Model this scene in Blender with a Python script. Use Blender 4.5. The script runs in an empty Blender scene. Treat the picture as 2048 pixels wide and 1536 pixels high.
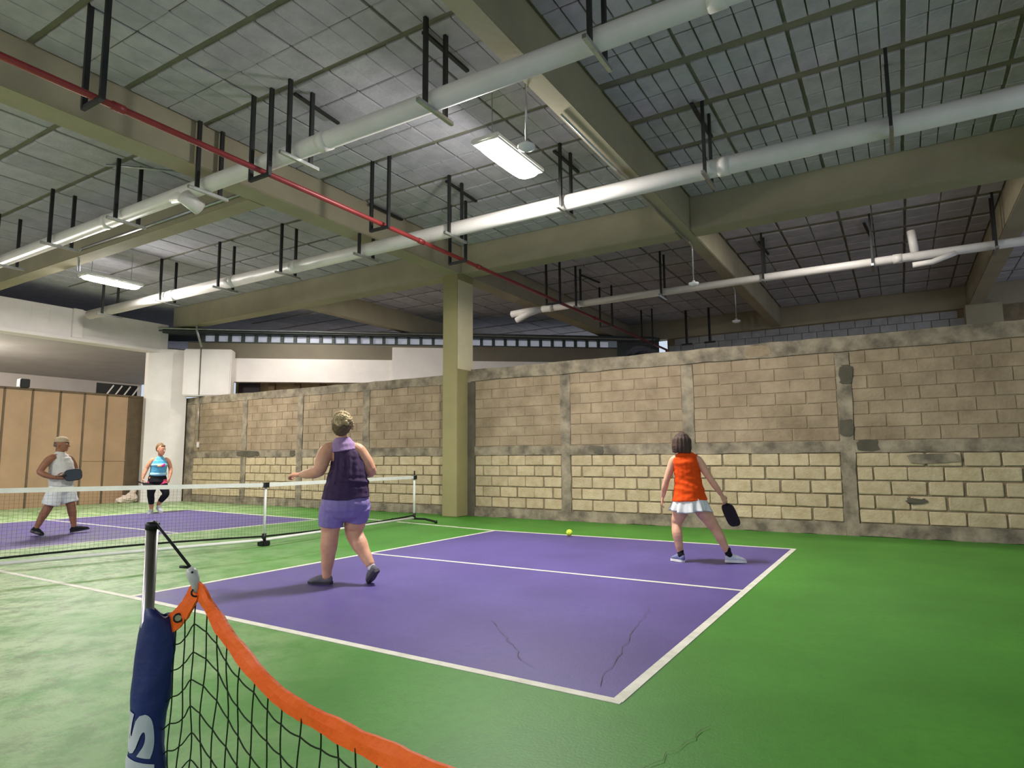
import bpy, bmesh, math, random
from mathutils import Vector, Matrix, noise
random.seed(7)
sc = bpy.context.scene
col = sc.collection
V = Vector

# ---------------------------------------------------------------- camera, world, lamps, exposure
cd = bpy.data.cameras.new('camera'); cam = bpy.data.objects.new('camera', cd); col.objects.link(cam)
YAW, PITCH, ROLL = 2.1158412, 0.1127432, -0.0069918
f_ = V((math.cos(PITCH)*math.cos(YAW), math.cos(PITCH)*math.sin(YAW), math.sin(PITCH)))
r_ = f_.cross(V((0, 0, 1))).normalized(); u_ = r_.cross(f_)
r2 = r_*math.cos(ROLL)+u_*math.sin(ROLL); u2 = u_*math.cos(ROLL)-r_*math.sin(ROLL)
M = Matrix((r2, u2, -f_)).transposed().to_4x4(); M.translation = V((8.021, -3.1555, 1.233))
cam.matrix_world = M
cd.sensor_width = 36; cd.lens = 1272.53/2048*36; cd.clip_start = .05; cd.clip_end = 200
sc.camera = cam

w = bpy.data.worlds.new('world'); sc.world = w; w.use_nodes = True
bg = w.node_tree.nodes['Background']; bg.inputs[0].default_value = (.74, .85, 1, 1); bg.inputs[1].default_value = .56
LAMP_W = 262; BULB_W = 76
LAMP_COL = (1, .975, .94)
LAMPS = [(4.0, 3.45, 5.0), (-6.15, 3.75, 5.0), (-3.2, -5.6, 5.0), (3.2, -9.0, 5.0)]
for i, p in enumerate(LAMPS):
    ld = bpy.data.lights.new('lamp_light', 'AREA'); ld.shape = 'RECTANGLE'; ld.size = .34; ld.size_y = 1.06
    ld.energy = LAMP_W*(1, 1, 1.15, .75)[i]; ld.color = LAMP_COL
    lo = bpy.data.objects.new('lamp_light', ld); col.objects.link(lo); lo.location = (p[0], p[1], p[2]-.085)
    # the wrap-around lens also throws light sideways
    pd = bpy.data.lights.new('lens_light', 'POINT'); pd.energy = BULB_W; pd.color = LAMP_COL; pd.shadow_soft_size = .12
    po = bpy.data.objects.new('lens_light', pd); col.objects.link(po); po.location = (p[0], p[1], p[2]-.20)
for p, e in (((-6.0, 8.4, 5.5), 75), ((-1.9, 8.4, 5.5), 70), ((7.3, 8.4, 5.5), 55)):      # added lamps, hidden behind the cross beams, to brighten the passage
    ld = bpy.data.lights.new('added_passage_light', 'AREA'); ld.size = .35; ld.energy = e; ld.color = LAMP_COL
    lo = bpy.data.objects.new('added_passage_light', ld); col.objects.link(lo); lo.location = (p[0], p[1], p[2]-.085); lo.rotation_euler = (math.radians(12), 0, 0)
pd = bpy.data.lights.new('annex_fill_light', 'POINT'); pd.energy = 600; pd.color = (1, .93, .82); pd.shadow_soft_size = .15  # unseen light added to brighten the annex
po = bpy.data.objects.new('annex_fill_light', pd); col.objects.link(po); po.location = (-14.2, 2.6, 3.75)
sc.view_settings.view_transform = 'Standard'; sc.view_settings.look = 'None'
sc.view_settings.gamma = 1; sc.view_settings.use_curve_mapping = False
sc.view_settings.exposure = 0.55

# ---------------------------------------------------------------- materials
def lin(c):
    return tuple(((x/255)/12.92 if x/255 <= .04045 else ((x/255+.055)/1.055)**2.4) for x in c)+(1,)
def mat(name, c, c2=None, rough=.6, spec=.35, scale=5., bump=0., bscale=None, metal=0, obj=0., emis=0., detail=5., stretch=None, lo=.3, hi=.7):
    """two colours mixed by a noise, optional value jitter per object/per island, optional bump"""
    m = bpy.data.materials.new(name); m.use_nodes = True
    nt = m.node_tree; N = nt.nodes; L = nt.links; b = N['Principled BSDF']
    b.inputs['Roughness'].default_value = rough; b.inputs['Metallic'].default_value = metal
    b.inputs['Specular IOR Level'].default_value = spec
    a = lin(c)
    geo = N.new('ShaderNodeNewGeometry'); vec = geo.outputs['Position']
    if stretch:
        mp = N.new('ShaderNodeMapping'); mp.inputs['Scale'].default_value = stretch
        L.new(vec, mp.inputs[0]); vec = mp.outputs[0]
    nz = N.new('ShaderNodeTexNoise'); nz.inputs['Scale'].default_value = scale; nz.inputs['Detail'].default_value = detail
    nz.inputs['Roughness'].default_value = .62
    L.new(vec, nz.inputs['Vector'])
    rp = N.new('ShaderNodeMapRange'); rp.inputs[1].default_value = lo; rp.inputs[2].default_value = hi
    L.new(nz.outputs['Fac'], rp.inputs[0])
    mx = N.new('ShaderNodeMix'); mx.data_type = 'RGBA'
    mx.inputs[6].default_value = a; mx.inputs[7].default_value = lin(c2) if c2 else a
    L.new(rp.outputs[0], mx.inputs[0])
    out = mx.outputs[2]
    if obj:
        oi = N.new('ShaderNodeObjectInfo'); ad = N.new('ShaderNodeMath'); ad.operation = 'ADD'
        fr = N.new('ShaderNodeMath'); fr.operation = 'FRACT'
        L.new(oi.outputs['Random'], ad.inputs[0]); L.new(geo.outputs['Random Per Island'], ad.inputs[1]); L.new(ad.outputs[0], fr.inputs[0])
        mr = N.new('ShaderNodeMapRange'); mr.inputs[3].default_value = 1-obj; mr.inputs[4].default_value = 1+obj
        L.new(fr.outputs[0], mr.inputs[0])
        hs = N.new('ShaderNodeHueSaturation'); L.new(mr.outputs[0], hs.inputs['Value']); L.new(out, hs.inputs['Color']); out = hs.outputs[0]
    L.new(out, b.inputs['Base Color'])
    if bump:
        n2 = N.new('ShaderNodeTexNoise'); n2.inputs['Scale'].default_value = bscale or scale*4; n2.inputs['Detail'].default_value = 6
        L.new(vec, n2.inputs['Vector'])
        bp = N.new('ShaderNodeBump'); bp.inputs['Strength'].default_value = bump; bp.inputs['Distance'].default_value = .02
        L.new(n2.outputs['Fac'], bp.inputs['Height']); L.new(bp.outputs[0], b.inputs['Normal'])
    if emis:
        b.inputs['Emission Color'].default_value = a; b.inputs['Emission Strength'].default_value = emis
    return m

def floor_mat(name, base, dark, dust_sheen, dust_sheen_amt, rough):
    m = bpy.data.materials.new(name); m.use_nodes = True
    nt = m.node_tree; N = nt.nodes; L = nt.links; b = N['Principled BSDF']
    geo = N.new('ShaderNodeNewGeometry')
    def nz(s, d=6, ro=.6):
        n = N.new('ShaderNodeTexNoise'); n.inputs['Scale'].default_value = s; n.inputs['Detail'].default_value = d; n.inputs['Roughness'].default_value = ro
        L.new(geo.outputs['Position'], n.inputs['Vector']); return n.outputs['Fac']
    def rng(x, a, c, o0=0., o1=1.):
        r = N.new('ShaderNodeMapRange'); r.inputs[1].default_value = a; r.inputs[2].default_value = c; r.inputs[3].default_value = o0; r.inputs[4].default_value = o1
        L.new(x, r.inputs[0]); return r.outputs[0]
    def mix(fac, a, c):
        x = N.new('ShaderNodeMix'); x.data_type = 'RGBA'; L.new(fac, x.inputs[0])
        for i, q in ((6, a), (7, c)):
            if isinstance(q, tuple): x.inputs[i].default_value = q
            else: L.new(q, x.inputs[i])
        return x.outputs[2]
    def mul(a, c):
        x = N.new('ShaderNodeMath'); x.operation = 'MULTIPLY'
        L.new(a, x.inputs[0])
        if isinstance(c, float): x.inputs[1].default_value = c
        else: L.new(c, x.inputs[1])
        return x.outputs[0]
    c = mix(rng(nz(.8), .35, .7), lin(base), lin(dark))
    c = mix(mul(rng(nz(14, 10, .75), .48, .58), .4), c, lin(dark))
    # dusty, worn area of the paint with the lamps' pale sheen painted in too (about x 0..5, y < 0)
    sp = N.new('ShaderNodeSeparateXYZ'); L.new(geo.outputs['Position'], sp.inputs[0])
    wob = rng(nz(.55, 4), 0, 1, -2.2, 2.2)
    ad = N.new('ShaderNodeMath'); ad.operation = 'MULTIPLY_ADD'; L.new(sp.outputs[1], ad.inputs[0]); ad.inputs[1].default_value = 1.2; L.new(sp.outputs[0], ad.inputs[2])
    ad2 = N.new('ShaderNodeMath'); L.new(ad.outputs[0], ad2.inputs[0]); L.new(wob, ad2.inputs[1])
    mask = rng(ad2.outputs[0], 5.2, .4)
    patch = mul(mask, rng(nz(2.6, 10, .72), .40, .56, .25, 1.))
    c = mix(mul(patch, dust_sheen_amt), c, lin(dust_sheen))
    scuff = mul(mul(mask, rng(nz(5.5, 12, .8), .50, .58)), .7)
    c = mix(scuff, c, lin((92, 104, 70)))
    L.new(c, b.inputs['Base Color'])
    b.inputs['Roughness'].default_value = rough; b.inputs['Specular IOR Level'].default_value = .4
    bp = N.new('ShaderNodeBump'); bp.inputs['Strength'].default_value = .25; bp.inputs['Distance'].default_value = .006
    L.new(nz(60, 6), bp.inputs['Height']); L.new(bp.outputs[0], b.inputs['Normal'])
    return m

GREEN = floor_mat('green court paint', (68, 136, 38), (54, 116, 28), (184, 200, 156), .85, .5)
PURPLE = floor_mat('purple court paint', (90, 77, 142), (76, 64, 121), (112, 98, 146), .4, .5)
LINE = mat('white line paint', (226, 222, 208), (196, 194, 176), rough=.6, scale=9)
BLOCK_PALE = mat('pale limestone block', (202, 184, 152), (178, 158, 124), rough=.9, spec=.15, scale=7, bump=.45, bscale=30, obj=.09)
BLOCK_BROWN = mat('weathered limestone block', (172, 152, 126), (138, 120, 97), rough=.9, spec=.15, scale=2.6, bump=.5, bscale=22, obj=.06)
MORTAR = mat('grey mortar', (150, 134, 108), (122, 108, 88), rough=.95, spec=.1, scale=6, bump=.6, bscale=26)
MORTAR_UP = mat('smeared mortar', (164, 146, 120), (136, 119, 96), rough=.95, spec=.1, scale=3, bump=.6, bscale=20)
CONCRETE = mat('raw concrete', (166, 152, 130), (106, 97, 84), rough=.92, spec=.15, scale=3.4, bump=.5, bscale=14, lo=.35, hi=.65)
CONCRETE_DK = mat('dark raw concrete', (104, 98, 84), (84, 78, 66), rough=.92, spec=.15, scale=3, bump=.4)
OLIVE = mat('olive painted concrete', (158, 148, 104), (146, 136, 96), rough=.75, spec=.25, scale=1.4, bump=.12, bscale=20)
OLIVE_BEAM = mat('olive beam concrete', (172, 162, 138), (156, 147, 126), rough=.8, spec=.2, scale=1.1, bump=.12, bscale=16)
WHITE_PAINT = mat('white painted concrete', (226, 218, 212), (212, 204, 198), rough=.7, scale=1.5, bump=.1)
CEIL_BLOCK = mat('grey foam ceiling block', (188, 184, 192), (166, 163, 171), rough=.9, spec=.15, scale=4, bump=.4, bscale=24, obj=.07)
CEIL_RIB = mat('concrete ceiling rib', (136, 132, 116), (118, 114, 100), rough=.9, spec=.15, scale=3, bump=.3)
CEIL_LOW = mat('smooth grey ceiling', (176, 174, 170), (160, 158, 154), rough=.85, scale=1.2)
PIPE_W = mat('white drain pipe', (238, 231, 226), (222, 216, 210), rough=.4, spec=.45, scale=2)
PIPE_R = mat('red pipe paint', (150, 52, 52), (130, 42, 44), rough=.4, spec=.5, scale=4)
BLACK_ST = mat('black painted steel', (44, 44, 44), (34, 34, 34), rough=.55, scale=12)
GALV = mat('galvanised steel', (188, 190, 188), (160, 162, 162), rough=.32, metal=.85, scale=8)
CHROME = mat('brushed steel', (176, 172, 172), (156, 152, 152), rough=.3, metal=1, scale=10)
LAMP_EM = mat('lamp diffuser glow', (255, 246, 226), rough=.5, emis=14)
LAMP_BODY = mat('white lamp housing', (220, 220, 216), rough=.4)
PANEL = mat('brown chipboard panel', (168, 138, 108), (152, 126, 98), rough=.7, spec=.25, scale=1.6)
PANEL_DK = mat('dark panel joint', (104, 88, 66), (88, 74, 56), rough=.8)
TAUPE = mat('taupe fascia', (124, 116, 100), (112, 104, 90), rough=.8, scale=1)
DARKSTEEL = mat('dark grey steel', (78, 82, 80), (64, 68, 66), rough=.6)
SKYPANE = mat('translucent daylight pane', (176, 180, 192), (150, 154, 168), rough=.5, scale=4, emis=.25)
BLOCK_GREY = mat('grey concrete block', (182, 182, 184), (158, 158, 160), rough=.9, scale=5, bump=.4, obj=.06)
NET_BLK = mat('black net cord', (30, 34, 30), rough=.8, spec=.2)
NET_GRN = mat('dark green net cord', (26, 44, 16), rough=.8, spec=.2)
TAPE_W = mat('white net tape', (236, 234, 228), (222, 220, 214), rough=.7, scale=8)
ORANGE_TAPE = mat('orange nylon tape', (255, 112, 30), (248, 96, 18), rough=.55, spec=.35, scale=14, bump=.25, bscale=40)
NAVY = mat('navy nylon sleeve', (30, 46, 108), (22, 36, 88), rough=.5, spec=.4, scale=9, bump=.2, bscale=30)
PRINT_W = mat('white print', (196, 200, 204), rough=.6)
BLACK_PL = mat('black plastic', (24, 24, 24), rough=.45)
CLEAR_PL = mat('milky plastic hook', (208, 208, 200), (186, 186, 178), rough=.35, spec=.5, scale=20)
SKIN = {k: mat('skin '+k, c, c2, rough=.5, spec=.35, scale=9, bump=.06) for k, c, c2 in
        (('fair', (226, 172, 140), (208, 150, 120)), ('pale', (222, 172, 142), (204, 150, 122)), ('tan', (150, 102, 76), (132, 88, 66)), ('ruddy', (212, 150, 118), (190, 128, 98)))}
def cloth(name, c, c2): return mat(name, c, c2, rough=.85, spec=.2, scale=16, bump=.15, bscale=120)
TOP_PLUM = cloth('dark plum jersey', (72, 54, 84), (60, 44, 72))
YOKE = cloth('lilac mesh yoke', (168, 138, 180), (154, 124, 166))
SHORT_LILAC = cloth('lilac sports cloth', (146, 130, 186), (134, 118, 174))
TOP_ORANGE = cloth('bright orange jersey', (236, 84, 18), (224, 72, 10))
SKIRT_W = cloth('white skirt cloth', (226, 228, 226), (212, 214, 212))
TOP_WHITE = cloth('white cotton', (206, 202, 196), (192, 188, 184))
TOP_TEAL = cloth('sky blue jersey', (104, 184, 214), (84, 158, 196))
TOP_TEAL_L = cloth('pale blue jersey', (178, 220, 232), (160, 208, 226))
PINK = cloth('pink cloth', (226, 86, 128), (214, 74, 116))
PINK_P = mat('magenta print', (226, 66, 150), rough=.8)
YEL_P = mat('peach print', (244, 196, 130), rough=.8)
BLACK_CL = cloth('black sports cloth', (26, 26, 32), (20, 20, 26))
GREY_SHOE = cloth('grey shoe mesh', (126, 120, 128), (100, 96, 104))
WHITE_SHOE = cloth('white shoe mesh', (214, 216, 222), (190, 194, 206))
BLUE_SHOE = cloth('grey blue shoe mesh', (120, 124, 160), (104, 108, 146))
SOLE_W = mat('white rubber sole', (232, 230, 226), rough=.6)
SOLE_D = mat('dark rubber sole', (70, 64, 70), (58, 52, 58), rough=.7, scale=30)
def hairm(name, c, c2): return mat(name, c, c2, rough=.5, spec=.4, scale=60, bump=.5, bscale=160, stretch=(1, 1, .25))
HAIR_BLOND = hairm('ash blond hair', (216, 194, 146), (150, 124, 84))
HAIR_DKBL = hairm('dark blond hair', (120, 98, 66), (86, 68, 46))
HAIR_BROWN = hairm('dark brown hair', (84, 60, 46), (50, 35, 28))
HAIR_MID = hairm('light brown hair', (136, 104, 66), (104, 78, 50))
HAIR_GREY = hairm('grey hair', (110, 98, 88), (88, 78, 70))
CAP = cloth('tan cap cloth', (186, 166, 136), (170, 150, 122))
EYE_W = mat('eye white', (236, 232, 228), rough=.2); EYE_D = mat('eye iris', (52, 38, 28), rough=.2)
LIP = mat('lips', (176, 96, 88), rough=.5); BROW = mat('eyebrow hair', (92, 70, 50), rough=.8)
PADDLE = mat('dark blue grey paddle face', (48, 56, 66), (40, 48, 58), rough=.5)
PADDLE_B = mat('black paddle face', (26, 20, 22), (20, 16, 18), rough=.5)
BALLM = mat('yellow green plastic ball', (214, 240, 70), (204, 232, 60), rough=.5)
BAGM = mat('crumpled white bag', (222, 206, 192), (196, 176, 160), rough=.8, scale=6, bump=.5)

# ---------------------------------------------------------------- mesh helpers
class MB:
    def __init__(s): s.v = []; s.f = []
    def add(s, vs, fs):
        o = len(s.v); s.v += [tuple(x) for x in vs]; s.f += [tuple(i+o for i in q) for q in fs]
    def box(s, a, b):
        x0, y0, z0 = a; x1, y1, z1 = b
        s.add([(x0, y0, z0), (x1, y0, z0), (x1, y1, z0), (x0, y1, z0), (x0, y0, z1), (x1, y0, z1), (x1, y1, z1), (x0, y1, z1)],
              [(0, 3, 2, 1), (4, 5, 6, 7), (0, 1, 5, 4), (1, 2, 6, 5), (2, 3, 7, 6), (3, 0, 4, 7)])
        return s
    def bar(s, a, b, w, h=None, up=V((0, 0, 1))):
        """square bar from a to b"""
        a = V(a); b = V(b); h = h or w; t = (b-a).normalized()
        if abs(t.dot(up)) > .99: up = V((1, 0, 0))
        x = t.cross(up).normalized()*w/2; y = x.cross(t).normalized()*h/2
        p = [a-x-y, a+x-y, a+x+y, a-x+y, b-x-y, b+x-y, b+x+y, b-x+y]
        s.add(p, [(0, 3, 2, 1), (4, 5, 6, 7), (0, 1, 5, 4), (1, 2, 6, 5), (2, 3, 7, 6), (3, 0, 4, 7)])
        return s
    def tube(s, pts, r, n=10, caps=True):
        """round tube along a polyline; r scalar or list"""
        pts = [V(p) for p in pts]; rr = r if isinstance(r, (list, tuple)) else [r]*len(pts)
        prev = None; rings = []
        for i, p in enumerate(pts):
            t = (pts[min(i+1, len(pts)-1)]-pts[max(i-1, 0)])
            t = t.normalized() if t.length > 1e-9 else V((0, 0, 1))
            if prev is None:
                ref = V((0, 0, 1)) if abs(t.z) < .9 else V((1, 0, 0)); x = t.cross(ref).normalized()
            else:
                x = (prev-t*prev.dot(t)).normalized()
            prev = x; y = t.cross(x)
            rings.append([p+(x*math.cos(2*math.pi*k/n)+y*math.sin(2*math.pi*k/n))*rr[i] for k in range(n)])
        vs = [q for R in rings for q in R]; fs = []
        for i in range(len(rings)-1):
            for k in range(n):
                a = i*n+k; b = i*n+(k+1) % n
                fs.append((a, b, b+n, a+n))
        if caps:
            fs.append(tuple(range(n))[::-1]); fs.append(tuple((len(rings)-1)*n+k for k in range(n)))
        s.add(vs, fs); return s
    def rings(s, R, caps=True):
        """loft ready-made rings of equal count"""
        n = len(R[0]); fs = []
        for i in range(len(R)-1):
            for k in range(n):
                a = i*n+k; b = i*n+(k+1) % n
                fs.append((a, b, b+n, a+n))
        if caps:
            fs.append(tuple(range(n))[::-1]); fs.append(tuple((len(R)-1)*n+k for k in range(n)))
        s.add([q for x in R for q in x], fs); return s
    def prism(s, poly, z0, z1):
        n = len(poly)
        s.rings([[V((x, y, z0)) for x, y in poly], [V((x, y, z1)) for x, y in poly]]); return s
    def mesh(s, name, m=None, smooth=False):
        me = bpy.data.meshes.new(name); me.from_pydata(s.v, [], s.f)
        bm = bmesh.new(); bm.from_mesh(me); bmesh.ops.recalc_face_normals(bm, faces=bm.faces); bm.to_mesh(me); bm.free()
        if m: me.materials.append(m)
        if smooth:
            for p in me.polygons: p.use_smooth = True
        return me
    def build(s, name, m, parent=None, smooth=False):
        return link(name, s.mesh(name, m, smooth), parent)

def link(name, me, parent=None):
    o = bpy.data.objects.new(name, me); col.objects.link(o)
    if parent: o.parent = parent
    return o
def empty(name, loc=(0, 0, 0), rz=0, parent=None):
    o = bpy.data.objects.new(name, None); col.objects.link(o); o.location = loc; o.rotation_euler = (0, 0, rz); o.empty_display_size = .1
    if parent: o.parent = parent
    return o
def tag(o, label, cat, group=None, kind=None):
    o['label'] = label; o['category'] = cat
    if group: o['group'] = group
    if kind: o['kind'] = kind
    return o
def struct(o, label, cat): return tag(o, label, cat, None, 'structure')
def smooth_flat(o, ang=.6):
    for p in o.data.polygons: p.use_smooth = True
    return o
def bevel_box(a, b, r=.01):
    bm = bmesh.new(); bmesh.ops.create_cube(bm, size=1)
    s = [b[i]-a[i] for i in range(3)]; c = [(b[i]+a[i])/2 for i in range(3)]
    for v in bm.verts: v.co = V((v.co[i]*s[i]+c[i] for i in range(3)))
    bmesh.ops.bevel(bm, geom=bm.edges[:], offset=r, segments=2, affect='EDGES')
    me = bpy.data.meshes.new('box'); bm.to_mesh(me); bm.free(); return me
def bbox_obj(name, a, b, m, parent=None, r=.01):
    me = bevel_box(a, b, r); me.name = name; me.materials.append(m); return link(name, me, parent)

# ================================================================ STRUCTURE
# floor with painted courts
fl = MB().box((-22, -16, -.2), (16, 22, 0)).build('floor', GREEN); struct(fl, 'green painted concrete floor of the indoor court hall', 'floor')
for a_, b_ in (((-22, -16), (16, -4.9)), ((-22, -4.9), (-11.1, 8.06)), ((11.6, -4.9), (16, 8.06)), ((-22, 8.06), (16, 22))):
    MB().box((a_[0], a_[1], -.05), (b_[0], b_[1], .001)).build('unseen_grey_apron', CONCRETE, fl)  # unseen grey floor added to cut green bounce onto the ceilings
def slab(poly, z, m, name='painted_area', label=None):
    o = MB().prism(poly, .0002, z).build(name, m, fl)
    if label: o['label'] = label
    return o
K0, K1, B0, B1 = (2.02, .06), (2.16, 5.93), (6.72, 0.0), (6.75, 5.99)
slab([K0, B0, B1, K1], .002, PURPLE, 'purple_court')
FK0, FK1, FB0, FB1 = (-2.62, -.2), (-1.98, 5.78), (-7.3, -.2), (-6.68, 6.08)
slab([FK0, FK1, FB1, FB0], .002, PURPLE, 'purple_court')
def pline(a, b, w=.055):
    a = V((a[0], a[1], 0)); b = V((b[0], b[1], 0)); t = (b-a).normalized(); n = V((-t.y, t.x, 0))*w/2
    p = [a-n, b-n, b+n, a+n]
    pline.n += 1; slab([(q.x, q.y) for q in p], .003+.0004*pline.n, LINE, 'court_line')
pline.n = 0
pline((-2.0, .1), (2.02, .09)); pline((2.0, .09), (6.745, -.01), .06)
pline(K0, K1); pline((6.72, -.01), (6.75, 6.01), .06); pline((2.15, 5.92), (6.77, 5.99)); pline((2.13, 3.04), (6.73, 3.02), .05)
pline((2.15, 5.92), (-1.98, 6.5)); pline((-1.98, 5.9), (-6.68, 6.08)); pline(FK0, FK1); pline(FB0, FB1, .05); pline((-2.3, 3.15), (-6.98, 3.2), .05)
# hairline cracks in the paint
crk = MB()
def crack(a, b, n=9, wob=.05, w=.006):
    a = V((*a, 0)); b = V((*b, 0)); pts = [a.lerp(b, i/n)+V((random.uniform(-wob, wob), random.uniform(-wob, wob), 0)) for i in range(n+1)]
    for p, q in zip(pts, pts[1:]):
        t = (q-p).normalized(); nn = V((-t.y, t.x, 0))*w*random.uniform(.4, 1)
        crk.add([p-nn+V((0, 0, .0085)), p+nn+V((0, 0, .0085)), q+nn+V((0, 0, .0085)), q-nn+V((0, 0, .0085))], [(0, 1, 2, 3)])
crack((8.45, .5), (9.2, 1.15), 16, .012, .004); crack((6.55, .15), (6.2, 2.0), 26, .016, .0022); crack((7.0, -1.0), (7.2, -.1), 18, .016, .0022); crack((6.1, .2), (5.3, 1.0), 14, .02, .0018)
c_ = crk.build('floor_crack', CONCRETE_DK, fl)

# ---- back wall of limestone blocks
WY = 7.90
wall = MB()
PIL = [-9.7, -7.22, -5.0, -2.72, -.2, .3, 2.52, 4.9, 7.33, 9.75, 12.1]
wall.box((-10.6, WY+.025, 0), (13, WY+.16, 1.25)).box((-10.6, WY+.02, 1.25), (13, WY+.16, 3.0))
wb = wall.build('wall_back', MORTAR); struct(wb, 'tall back wall of limestone blocks between concrete posts', 'wall')
wb.data.materials.append(MORTAR_UP)
for p in wb.data.polygons:
    if p.center.z > 1.3: p.material_index = 1
def rough_bar(a, b, axis, m, name, amp=.012, n=14):
    """concrete member with slightly uneven cast edges"""
    a = V(a); b = V(b); L = b[axis]-a[axis]; R = []
    o1, o2 = [i for i in range(3) if i != axis]
    for i in range(n+1):
        q = []
        for (e, g) in ((0, 0), (1, 0), (1, 1), (0, 1)):
            p = V((0, 0, 0)); p[axis] = a[axis]+L*i/n
            p[o1] = (b if e else a)[o1]+random.uniform(-amp, amp)*(.3 if o1 == 1 else 1); p[o2] = (b if g else a)[o2]+random.uniform(-amp, amp)*(.3 if o2 == 1 else 1)
            q.append(p)
        R.append(q)
    return MB().rings(R).build(name, m, wb)
for x in PIL:
    if x == -.2: continue
    wd = .2 if x != -9.7 else .42
    rough_bar((x-wd/2, WY-.004, 0), (x+wd/2, WY+.1, 2.8), 2, CONCRETE_DK if x == .3 else CONCRETE, 'pilaster')
def patch(x0, x1, z0, z1, m):
    pts = [V((x0+(x1-x0)*(.5+.5*math.copysign(abs(math.cos(t))**.5, math.cos(t)))+random.uniform(-.02, .02), 0, z0+(z1-z0)*(.5+.5*math.copysign(abs(math.sin(t))**.5, math.sin(t)))+random.uniform(-.012, .012))) for t in [2*math.pi*k/18 for k in range(18)]]
    MB().rings([[p+V((0, WY-.012, 0)) for p in pts], [p+V((0, WY+.03, 0)) for p in pts]]).build('mortar_patch', m, wb)
patch(-7.5, -6.55, 1.27, 1.42, CONCRETE_DK); patch(7.46, 7.74, 1.27, 1.44, CONCRETE_DK); patch(7.24, 7.43, 1.5, 1.76, CONCRETE_DK); patch(-5.35, -5.15, 1.27, 1.42, CONCRETE_DK)
patch(8.1, 8.75, 1.09, 1.23, CONCRETE); patch(8.05, 8.3, .5, .58, CONCRETE_DK); patch(5.9, 6.3, 2.84, 3.02, MORTAR_UP); patch(7.28, 7.46, 2.3, 2.6, CONCRETE_DK); patch(3.1, 3.3, 1.26, 1.4, CONCRETE_DK)
def bays():
    xs = PIL
    for i in range(len(xs)-1):
        a, b = xs[i]+.1, xs[i+1]-.1
        if xs[i] == -9.7: a += .1
        if b-a > .5: yield a, b
for a, b in bays():
    rough_bar((a-.01, WY-.006, 0), (b+.01, WY+.1, .19), 0, CONCRETE, 'footing_beam')
    rough_bar((a-.01, WY-.002, 1.25), (b+.01, WY+.1, 1.43), 0, CONCRETE, 'tie_beam')
rough_bar((-9.9, WY-.008, 2.80), (.3, WY+.16, 3.0), 0, CONCRETE, 'top_beam', n=30)
rough_bar((.3, WY-.008, 2.82), (13, WY+.16, 3.06), 0, CONCRETE, 'top_beam', n=36)
# block prototypes: cut corners, chamfered front, uneven outline (unit size, front towards -y)
def block_mesh(name, m, cut, cham, amp, seed):
    rd = random.Random(seed); n8 = []
    base = [(-.5+cut, -.5), (.5-cut, -.5), (.5, -.5+cut*2), (.5, .5-cut*2), (.5-cut, .5), (-.5+cut, .5), (-.5, .5-cut*2), (-.5, -.5+cut*2)]
    base = [(x+rd.uniform(-amp, amp), z+rd.uniform(-amp, amp)*1.6) for x, z in base]
    R = [[V((x, 1, z)) for x, z in base], [V((x, .35, z)) for x, z in base],
         [V((x*(1-cham), rd.uniform(-.12, .12), z*(1-cham*2))) for x, z in base]]
    return MB().rings(R).mesh(name, m)
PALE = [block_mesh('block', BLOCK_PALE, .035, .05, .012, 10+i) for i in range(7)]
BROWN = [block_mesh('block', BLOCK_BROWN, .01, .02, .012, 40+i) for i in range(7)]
cells = []
for a, b in bays():
    if a > 9.9: continue
    for c in range(12):
        low = c < 5
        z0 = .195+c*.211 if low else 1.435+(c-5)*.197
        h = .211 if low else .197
        n = 5 if b-a < 2.3 else 5.3
        L = (b-a)/round((b-a)/.425)
        off = 0 if c % 2 == 0 else L*.5
        x = a
        edges = [a]; k = (a+off) if off else a+L
        while k < b-.08: edges.append(k); k += L
        edges.append(b)
        for e0, e1 in zip(edges, edges[1:]):
            j = 0 if (e0 == a) else random.uniform(-.015, .015)
            cells.append((e0+j, e1, z0, z0+h, low))
eye = V((8.02, -3.16, 1.23))
def solid(cx, cz): return (V((cx, WY, cz))-eye).length
cells.sort(key=lambda q: (not q[4], solid((q[0]+q[1])/2, (q[2]+q[3])/2)))
rest = MB()
for i, (x0, x1, z0, z1, low) in enumerate(cells):
    j = .011 if low else .006
    cx, cz = (x0+x1)/2, (z0+z1)/2
    sx, sz = x1-x0-2*j, z1-z0-2*j
    pro = (.022 if low else .012)*random.uniform(.75, 1.25)
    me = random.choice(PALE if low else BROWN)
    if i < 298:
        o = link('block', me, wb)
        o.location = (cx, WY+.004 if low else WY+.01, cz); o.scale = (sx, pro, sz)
    else:
        rest.add([(cx+v.co.x*sx, (WY+.004 if low else WY+.01)+v.co.y*pro, cz+v.co.z*sz) for v in me.vertices], [tuple(p.vertices) for p in me.polygons])
ro = rest.build('block', BLOCK_BROWN, wb); ro['kind'] = 'stuff'

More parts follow.
